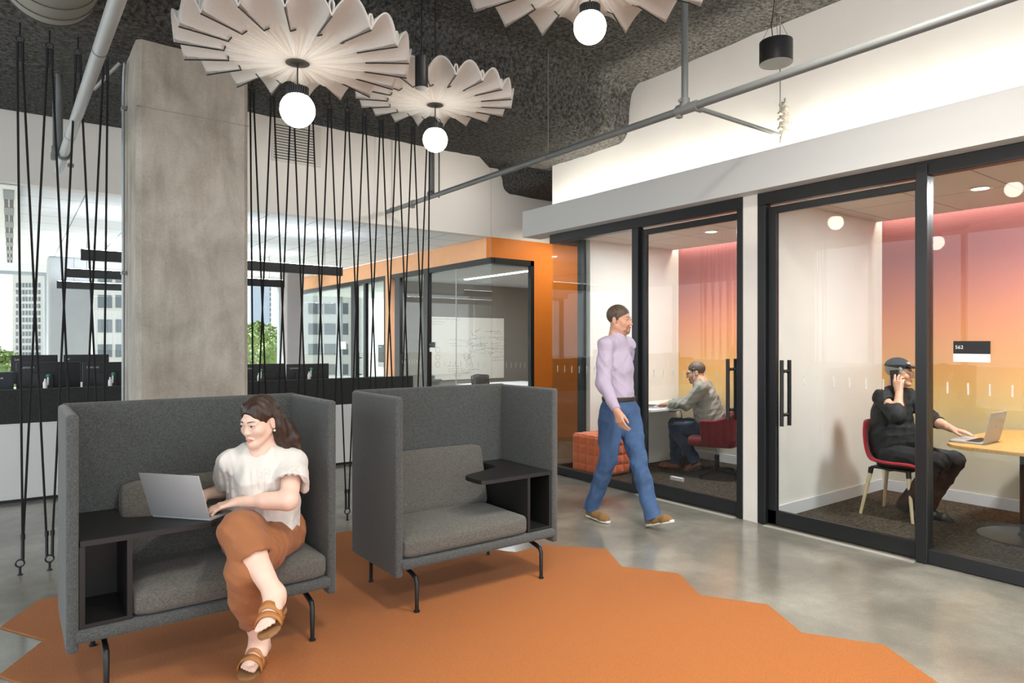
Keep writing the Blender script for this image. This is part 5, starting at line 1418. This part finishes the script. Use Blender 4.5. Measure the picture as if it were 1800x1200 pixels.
# ------------------------------------------------------------------ the three men
def man(O, label, J, M, hc, sc, skin_i, top, top_m, trou_m, shoe_m, sole_m, hair_m, iris, feet, hands, sleeve=1., brow_m=None, lo=None, hi=None, beard=None, h=.005):
    """J: joints in world space; sleeve = share of the forearm that is covered"""
    O = A_(O); j = {k: A_(v) for k, v in J.items()}
    lo = lo if lo is not None else np.min(list(j.values()), 0)-.24; hi = hi if hi is not None else np.max(list(j.values()), 0)+.24
    lo = A_(lo).copy(); hi = A_(hi).copy(); hi[2] = max(hi[2], hc[2]+.17); lo[2] = max(lo[2], -.01)
    ax = nrm(np.cross(j['shL']-j['shR'], (0, 0, 1)))
    B = SDF(lo, hi, h)
    T = head(B, hc, M, sc)
    B.chain([A_(hc)+M@A_([0, -.025, -.07]), j['nk']], [.056, .060], .03)
    che, pel, nk = j['che'], j['pel'], j['nk']
    B.chain([nk-[0, 0, .04], che, pel], [.085, .12, .12], .05, (ax, .8))
    for s_ in 'LR':
        sh, el, wr, hp, kn, an = [j[k+s_] for k in ('sh', 'el', 'wr', 'hip', 'kn', 'an')]
        B.rc(nk-[0, 0, .04], sh, .055, .05, .04); B.chain([sh, el, wr], [.05, .043, .028], .02)
        B.rc(lerp(el, wr, .1), lerp(el, wr, .45), .043, .039, .02)
        B.chain([pel, hp, kn, an], [.10, .085, .055, .038], .03)
        f = feet[s_]; B.rc(an, lerp(f[0], f[1], .2)+A_((0, 0, .03)), .036, .03, .02); B.rc(lerp(f[0], f[1], .2)+A_((0, 0, .025)), lerp(f[0], f[1], .8)+A_((0, 0, .02)), .028, .022, .02)
        hd = hands[s_]; hand(B, wr, hd[0], hd[1], hd[2], hd[3], 1.02*sc, hd[4])
    b = B.obj('person', [skin_m, lip_m], None, 1, O); b.location = O; tag(b, label, 'person'); paint_lips(b, T, M, sc, O)
    face_parts(b, T, M, sc, iris, brow_m, O)
    # top
    s1 = SDF(lo, hi, h)
    r_t = top
    s1.chain([nk-[0, 0, .05], che, lerp(che, pel, .6), j.get('hem', pel)], r_t['torso'], .05, (ax, r_t.get('flat', .76)))
    if 'belly' in r_t: s1.el(lerp(che, pel, .55)+M[:, 1]*r_t['belly'], (.13, .13, .13), .08)
    hm = j.get('hem', pel); s1.cut(hm+A_((0, 0, -.02)), (0, 0, -1), .33)
    for s_ in 'LR':
        sh, el, wr = j['sh'+s_], j['el'+s_], j['wr'+s_]
        s1.rc(nk-[0, 0, .04], sh+A_((0, 0, .0)), .066, .068, .04)
        e = lerp(el, wr, sleeve); q = s1.like()
        q.chain([sh, el], [.071, .062], .0); q.chain([el, e], [.062, r_t.get('cuff', .044)], .02)
        q.cut(e, e-el, .11); s1.merge(q, .025)
    s1.chain([nk-[0, 0, .02], nk+M@A_([0, .0, .035])], [.07, r_t.get('collar', .064)], .02)
    s1.cut(nk+M@A_([0, .02, .045]), M@A_([0, -.35, 1]), .13)
    s1.rc(nk+M@A_([0, .01, .02]), nk+M@A_([0, .02, .12]), .055, .062, .004, 's')
    fs = r_t.get('fold', .004)
    if r_t['name'] == 'shirt':
        cl = s1.like()
        for q in range(16):
            a0, a1 = 2*PI*q/16, 2*PI*(q+1)/16; c_ = nk+M@A_([0, .006, .024])
            P_ = lambda a: c_+M@A_([.067*math.sin(a), .067*math.cos(a), -.016*math.cos(a)])
            if q not in (15, 0): cl.rc(P_(a0), P_(a1), .0085, .0085, 0, 'u', (M[:, 2], 2.0))
        s1.merge(cl, .008)
    s1.wobble(folds(fs*1.7, 36, len(label), (1, 1, .8)))
    t_o = s1.obj(r_t['name'], top_m, b, 1, O)
    # trousers
    s2 = SDF(lo, hi, h)
    s2.chain([pel+[0, 0, .06], pel-[0, 0, .02]], [.155, .15], .04, (ax, .8))
    s2.cut(pel+A_((0, 0, .072)), (0, 0, 1), .25)
    for s_ in 'LR':
        hp, kn, an = j['hip'+s_], j['kn'+s_], j['an'+s_]
        e = lerp(kn, an, 1.06); q = s2.like()
        q.chain([hp, lerp(hp, kn, .5), kn], [.105, .092, .072], .0)
        q.chain([kn, lerp(kn, an, .35), e], [.072, .069, r_t.get('leg', .066)], .02); q.cut(e, an-kn, .12)
        s2.merge(q, .03)
    s2.wobble(folds(.0055, 42, len(label)+3, (1, 1, .7)))
    tr = s2.obj('trousers', trou_m, b, 1, O)
    for s_ in 'LR':
        f = feet[s_]; shoe('shoe', f[0], f[1], shoe_m, sole_m, b, O, up=f[2] if len(f) > 2 else (0, 0, 1))
    # short hair
    if hair_m:
        Hh = SDF(A_(hc)-.17, A_(hc)+.19, .004); W_ = lambda x, y, z: A_(hc)+M@(A_([x, y, z])*sc)
        Hh.el(W_(0, -.018, .042), A_([.080, .098, .086])*sc, .01, M=M)
        for x in (-1, 1): Hh.rc(W_(x*.074, .012, .0), W_(x*.074, .014, .04), .008, .012, .01)
        Hh.el(W_(0, .118, -.012), A_([.070, .066, .080])*sc, .01, 's', M=M)
        Hh.cut(W_(0, -.05, -.068), M@A_([0, .45, -1]), .2)
        for x in (-1, 1): Hh.el(W_(x*.083, -.008, -.025), A_([.022, .020, .040])*sc, .008, 's', M=M)
        Hh.obj('hair', hair_m, b, 1, O)
    if beard:
        Hb = SDF(A_(hc)-.17, A_(hc)+.19, .004); W_ = lambda x, y, z: A_(hc)+M@(A_([x, y, z])*sc)
        Hb.el(W_(0, .068, -.098), A_([.027, .025, .022])*sc, .01, M=M)
        Hb.rc(W_(-.024, .087, -.058), W_(.024, .087, -.058), .006, .006, .006)
        for x in (-1, 1):
            Hb.rc(W_(x*.024, .085, -.060), W_(x*.026, .075, -.095), .006, .008, .006)
            if beard[1]: Hb.rc(W_(x*.026, .066, -.092), W_(x*.0545, .004, -.062), .013, .012, .01); Hb.rc(W_(x*.0545, .004, -.062), W_(x*.066, .004, -.02), .012, .008, .01)
        Hb.el(W_(0, .094, -.0685), A_([.021, .012, .0105])*sc, .003, 's', M=M)
        Hb.obj('beard', beard[0], b, 1, O)
    return b, T, j, lo, hi
def glasses(parent, T, M, O, m, sc=1.):
    g = G(); rot = Matrix([list(r) for r in M]) @ Matrix.Rotation(R(90), 3, 'X')
    for x in (-1, 1):
        g.torus(tuple(T(x*.031, .104, -.004)-A_(O)), .0205*sc, .0013, rot, 24, 6)
        g.cyl(tuple(T(x*.052, .102, .004)-A_(O)), tuple(T(x*.079, -.005, .006)-A_(O)), .0018, seg=6)
    g.cyl(tuple(T(-.011, .106, 0)-A_(O)), tuple(T(.011, .106, 0)-A_(O)), .0018, seg=6)
    g.obj('glasses', m, parent)
brown_hair = mat('hair_dark_brown', (88, 72, 60), .6, var=.3, vscale=60, bump=.4, bscale=220)
denim = mat('blue_denim', (66, 94, 134), .85, var=.22, vscale=7, bump=.2, bscale=400)
denim_d = mat('dark_denim', (42, 52, 72), .85, var=.15, vscale=7, bump=.2, bscale=400)
white_rub = mat('white_rubber', (226, 222, 214), .6)
stubble = mat('stubble', (150, 112, 90), .8)
# walking man
O = (4.02, 3.91, 0)
hc = A_((4.02, 3.905, 1.678)); M = frame((.30, -.95, -.03), (0, 0, 1))
J = dict(pel=(4.02, 3.915, .97), che=(4.02, 3.935, 1.29), nk=(4.02, 3.935, 1.535), shR=(3.845, 3.89, 1.465), shL=(4.195, 3.985, 1.465), elR=(3.79, 3.865, 1.17), wrR=(3.80, 3.72, .955),
         elL=(4.27, 4.11, 1.19), wrL=(4.26, 4.10, .94), hipR=(3.935, 3.915, .92), hipL=(4.11, 3.905, .92), knR=(3.935, 3.955, .525), knL=(4.11, 3.775, .515), anR=(3.95, 4.165, .095), anL=(4.12, 3.64, .105), hem=(4.02, 3.92, 1.035))
feet = dict(R=(A_((3.95, 4.225, .012)), A_((3.95, 3.945, .002))), L=(A_((4.12, 3.70, .006)), A_((4.135, 3.43, .095)), (0, .3, 1)))
hands = dict(R=((.02, -.35, -.93), (-1, -.1, 0), (0, -1, -.2), (.35, .4, .45, .5), (.45, .3)), L=((0, .05, -1), (1, .1, 0), (0, -1, 0), (.3, .35, .4, .45), (.4, .3)))
wb, T, j, lo, hi = man(O, 'man in lavender shirt and jeans walking past the glazed rooms', J, M, hc, 1.0, 1, dict(name='shirt', torso=[.09, .15, .143, .146], cuff=.036, fold=.0035, collar=.062), mat('lavender_shirt', (188, 176, 198), .8, bump=.15, bscale=120), denim,
    mat('tan_suede', (138, 104, 62), .85, var=.1, vscale=40), white_rub, brown_hair, (70, 60, 50), feet, hands, .93, brown_hair, beard=(stubble, True))
Sb = SDF((3.8, 3.75, .95), (4.25, 4.1, 1.1), .004); ax = nrm(np.cross(j['shL']-j['shR'], (0, 0, 1)))
Sb.rc(j['pel']+[0, 0, .06], j['pel']+[0, 0, .065], .160, .160, 0, 'u', (ax, .82)); Sb.cut(j['pel']+[0, 0, .078], (0, 0, 1), .3); Sb.cut(j['pel']+[0, 0, .04], (0, 0, -1), .3)
Sb.obj('belt', mat('dark_belt', (52, 42, 36), .5), wb, 1, O)
# man in a blazer at the desk
O = (6.26, 4.68, .012)
hc = A_((6.205, 4.84, 1.15)); M = frame((-.56, .82, -.20), (-.06, .1, 1))
J = dict(pel=(6.29, 4.65, .545), che=(6.245, 4.735, .86), nk=(6.225, 4.78, 1.045), shL=(6.07, 4.655, .985), shR=(6.39, 4.835, .985), elL=(5.985, 4.80, .80), wrL=(5.975, 5.045, .795), elR=(6.36, 5.02, .81), wrR=(6.13, 5.12, .795),
         hipL=(6.20, 4.66, .52), hipR=(6.36, 4.75, .52), knL=(6.085, 5.03, .505), knR=(6.23, 5.16, .535), anL=(6.13, 4.79, .16), anR=(6.215, 5.13, .115), hem=(6.30, 4.63, .50))
feet = dict(L=(A_((6.14, 4.70, .115)), A_((6.09, 4.915, .016)), (0, .4, 1)), R=(A_((6.235, 5.08, .014)), A_((6.13, 5.33, .014))))
hands = dict(L=((-.25, 1, -.12), (0, .1, 1), (1, 0, 0), (.2, .25, .3, .35), (.5, .3)), R=((-.75, .6, -.12), (0, .1, 1), (-.6, -.7, 0), (.2, .25, .3, .35), (.5, .3)))
blaz = mat('grey_tweed', (146, 142, 132), .9, var=.08, vscale=160, bump=.2, bscale=260)
bb_, T, j, lo, hi = man(O, 'man in grey blazer and glasses typing at the white desk behind the glass', J, M, hc, .98, 1, dict(name='blazer', torso=[.095, .158, .165, .168], cuff=.046, fold=.0045, flat=.84, belly=.05, collar=.060), blaz, denim_d,
    mat('brown_leather_shoe', (116, 62, 36), .35), mat('dark_sole', (40, 30, 26), .6), mat('hair_grey_brown', (92, 76, 62), .6, var=.3, vscale=60, bump=.4, bscale=220), (70, 66, 60), feet, hands, .95, brown_hair, beard=(mat('goatee', (158, 128, 108), .8), False))
glasses(bb_, T, M, O, black_plastic, .98)
Sv = SDF((6.0, 4.6, .55), (6.5, 5.1, 1.14), .004)
Sv.chain([j['nk']+[-.02, .035, -.04], j['che']+[-.045, .072, 0], j['pel']+[-.085, .125, .12]], [.055, .060, .058], .02)
Sv.obj('black_shirt', black_satin, bb_, 1, O)
g = G()
for k in range(3): g.sphere(tuple(lerp(J['elL'], J['wrL'], .72+.07*k)+A_((-.047, -.01, -.012))-A_(O)), .006, 1)
g.obj('cuff_buttons', black_plastic, bb_)
# man in a cap on the phone
O = (6.10, 2.66, .012)
hc = A_((6.10, 2.625, 1.232)); M = frame((.28, -.96, .0), (0, 0, 1))
J = dict(pel=(6.10, 2.70, .555), che=(6.10, 2.69, .87), nk=(6.10, 2.665, 1.095), shR=(5.92, 2.69, 1.02), shL=(6.285, 2.63, 1.02), elR=(5.80, 2.51, .885), wrR=(5.965, 2.57, 1.075), elL=(6.18, 2.40, .845), wrL=(6.03, 2.20, .80),
         hipR=(6.0, 2.66, .53), hipL=(6.2, 2.66, .53), knR=(5.985, 2.27, .53), knL=(6.2, 2.24, .525), anR=(5.985, 2.52, .15), anL=(6.2, 2.45, .115), hem=(6.10, 2.70, .55))
feet = dict(R=(A_((5.985, 2.615, .12)), A_((5.985, 2.40, .014)), (0, -.45, 1)), L=(A_((6.2, 2.51, .014)), A_((6.2, 2.25, .014))))
hands = dict(R=((.10, .07, 1), (-1, -.15, 0), (0, 1, 0), (.35, .5, .62, .7), (.35, .2)), L=((-.15, -1, -.10), (0, -.1, 1), (-1, 0, 0), (.12, .15, .2, .25), (.5, .3)))
blk = mat('black_softshell', (30, 30, 32), .75, var=.1, vscale=12); blk2 = mat('black_trousers', (23, 23, 25), .85, var=.1, vscale=12)
cm, T, j, lo, hi = man(O, 'man in black cap and jacket on the phone, one hand on a laptop', J, M, hc, .98, 1, dict(name='jacket', torso=[.10, .165, .172, .168], cuff=.052, fold=.0032, flat=.86, belly=.07, collar=.075), blk, blk2,
    mat('black_shoe', (26, 26, 27), .5), black_plastic, mat('hair_grey', (150, 142, 134), .7), (70, 80, 90), feet, hands, .38, brown_hair)
W_ = lambda x, y, z: hc+M@(A_([x, y, z])*.98)
C = SDF(hc-.2, hc+.24, .004)
C.el(W_(0, -.016, .050), A_([.083, .102, .084]), .01, M=M)
C.cut(W_(0, 0, .046), M@A_([0, -.12, -1]), .2)
cap = C.obj('cap', blk2, cm, 1, O)
g = G(); bm = g.bm; rows = []
for q in range(5):
    f = q/4; row = []
    for k in range(13):
        a = PI*(k/12); x = .078*math.cos(a)*(1-.12*f); y = .056+.035*math.sin(a)*(1-f)+f*.122*math.sin(a)**.6+.0*f
        row.append(bm.verts.new(V(W_(x, y, .062-.010*f-.012*(abs(math.cos(a))**2)*f)-A_(O))))
    rows.append(row)
for q in range(4):
    for k in range(12): bm.faces.new((rows[q][k], rows[q][k+1], rows[q+1][k+1], rows[q+1][k]))
o = g.obj('brim', blk2, cap); md = o.modifiers.new('s', 'SOLIDIFY'); md.thickness = .004
# embroidered mark on the cap front right
fx = nrm(M@A_([.70, .70, 0])); rt = nrm(np.cross(fx, M[:, 2])); up_ = nrm(np.cross(rt, fx)); tilt = nrm(up_*.85-fx*.5); nn_ = nrm(np.cross(rt*-1, tilt))
P0 = W_(.062, .062, .076)+nrm(M@A_([.65, .6, .45]))*.006-A_(O)
rx = -rt
if rx[1] > 0: rx = -rx
zz = np.cross(rx, tilt)
text('TE', .026, white_ink, Matrix(((rx[0], tilt[0], zz[0], P0[0]), (rx[1], tilt[1], zz[1], P0[1]), (rx[2], tilt[2], zz[2], P0[2]), (0, 0, 0, 1))), cap, 'embroidery', .003)
glasses(cm, T, M, O, mat('wire_grey', (176, 172, 166), .3, metal=.6), .98)
ph = thing('phone', 'dark mobile phone held to the ear of the man in a cap', 'phone', (6.001, 2.615, 1.118), 0)
ph.rotation_euler = (R(-8), R(8), 0)
G().box(-.0045, .0045, -.034, .034, 0, .142, .004, 2).obj('case', black_plastic, ph); G().box(.0046, .005, -.031, .031, .006, .136).obj('screen', scr_m, ph, smooth=False)
# ================================================================== LIGHT
w = bpy.data.worlds.new('world'); S.world = w; w.use_nodes = True
bgn = w.node_tree.nodes['Background']; bgn.inputs['Color'].default_value = (*lin((238, 245, 252)), 1); bgn.inputs['Strength'].default_value = 2.8
def area(name, loc, rot, size, power, col=(250, 250, 252), sy=None, spread=180):
    l = bpy.data.lights.new(name, 'AREA'); l.energy = power; l.color = lin(col); l.size = size; l.spread = R(spread)
    if sy: l.shape = 'RECTANGLE'; l.size_y = sy
    o = bpy.data.objects.new(name, l); COL.objects.link(o); o.location = loc; o.rotation_euler = rot; return o
def spot(name, loc, tgt, power, ang=70, blend=.6, rad=.04, col=(255, 242, 226)):
    l = bpy.data.lights.new(name, 'SPOT'); l.energy = power; l.color = lin(col); l.spot_size = R(ang); l.spot_blend = blend; l.shadow_soft_size = rad
    o = bpy.data.objects.new(name, l); COL.objects.link(o); o.location = loc
    o.rotation_euler = (V(tgt)-V(loc)).to_track_quat('-Z', 'Y').to_euler(); return o
def sun(loc_dir, power, ang=2, col=(255, 250, 240)):
    l = bpy.data.lights.new('sun', 'SUN'); l.energy = power; l.angle = R(ang); l.color = lin(col)
    o = bpy.data.objects.new('sun', l); COL.objects.link(o); o.rotation_euler = V(loc_dir).to_track_quat('-Z', 'Y').to_euler(); return o
sun((.12, -.72, -.70), 28)
# ceiling lights of the lounge, in front of the sofas and behind the camera
for x, y, e in [(-.8, .8, 22), (1.4, 1.2, 45), (2.9, 1.6, 85), (-1, -1.6, 40), (1.6, -1.6, 50), (3.8, -1.2, 70)]:
    area('downlight', (x, y, 4.0), (0, 0, 0), .35, e, (255, 246, 234), spread=150)
area('room_1_light', (5.9, 4.6, 2.67), (0, 0, 0), .25, 52)
area('room_2_light', (5.9, 1.6, 2.67), (0, 0, 0), .25, 68)
area('meeting_light', (6.57, 9.5, 2.6), (0, 0, 0), 1.2, 60, (240, 246, 255), sy=.1)
area('meeting_light', (6.9, 13.5, 2.6), (0, 0, 0), 1.2, 60, (240, 246, 255), sy=.1)

for x, e in ((-1.6, 9), (1.9, 18), (3.3, 30), (4.7, 40)): spot('header_fill_spot', (x, 6.4, 3.5), (x, 7.9, 3.3), e, 130, .9, .05, (255, 246, 236))  # unseen fill spots added behind the beam to brighten the header wall

spot('wall_washer', (6.55, 7.0, 3.4), (6.15, 7.9, 1.7), 60, 100, .8, .05, (255, 240, 214))
spot('wall_washer', (7.1, 6.9, 3.4), (7.0, 7.9, 1.5), 60, 100, .8, .05, (255, 240, 214))

S.view_settings.exposure = .15
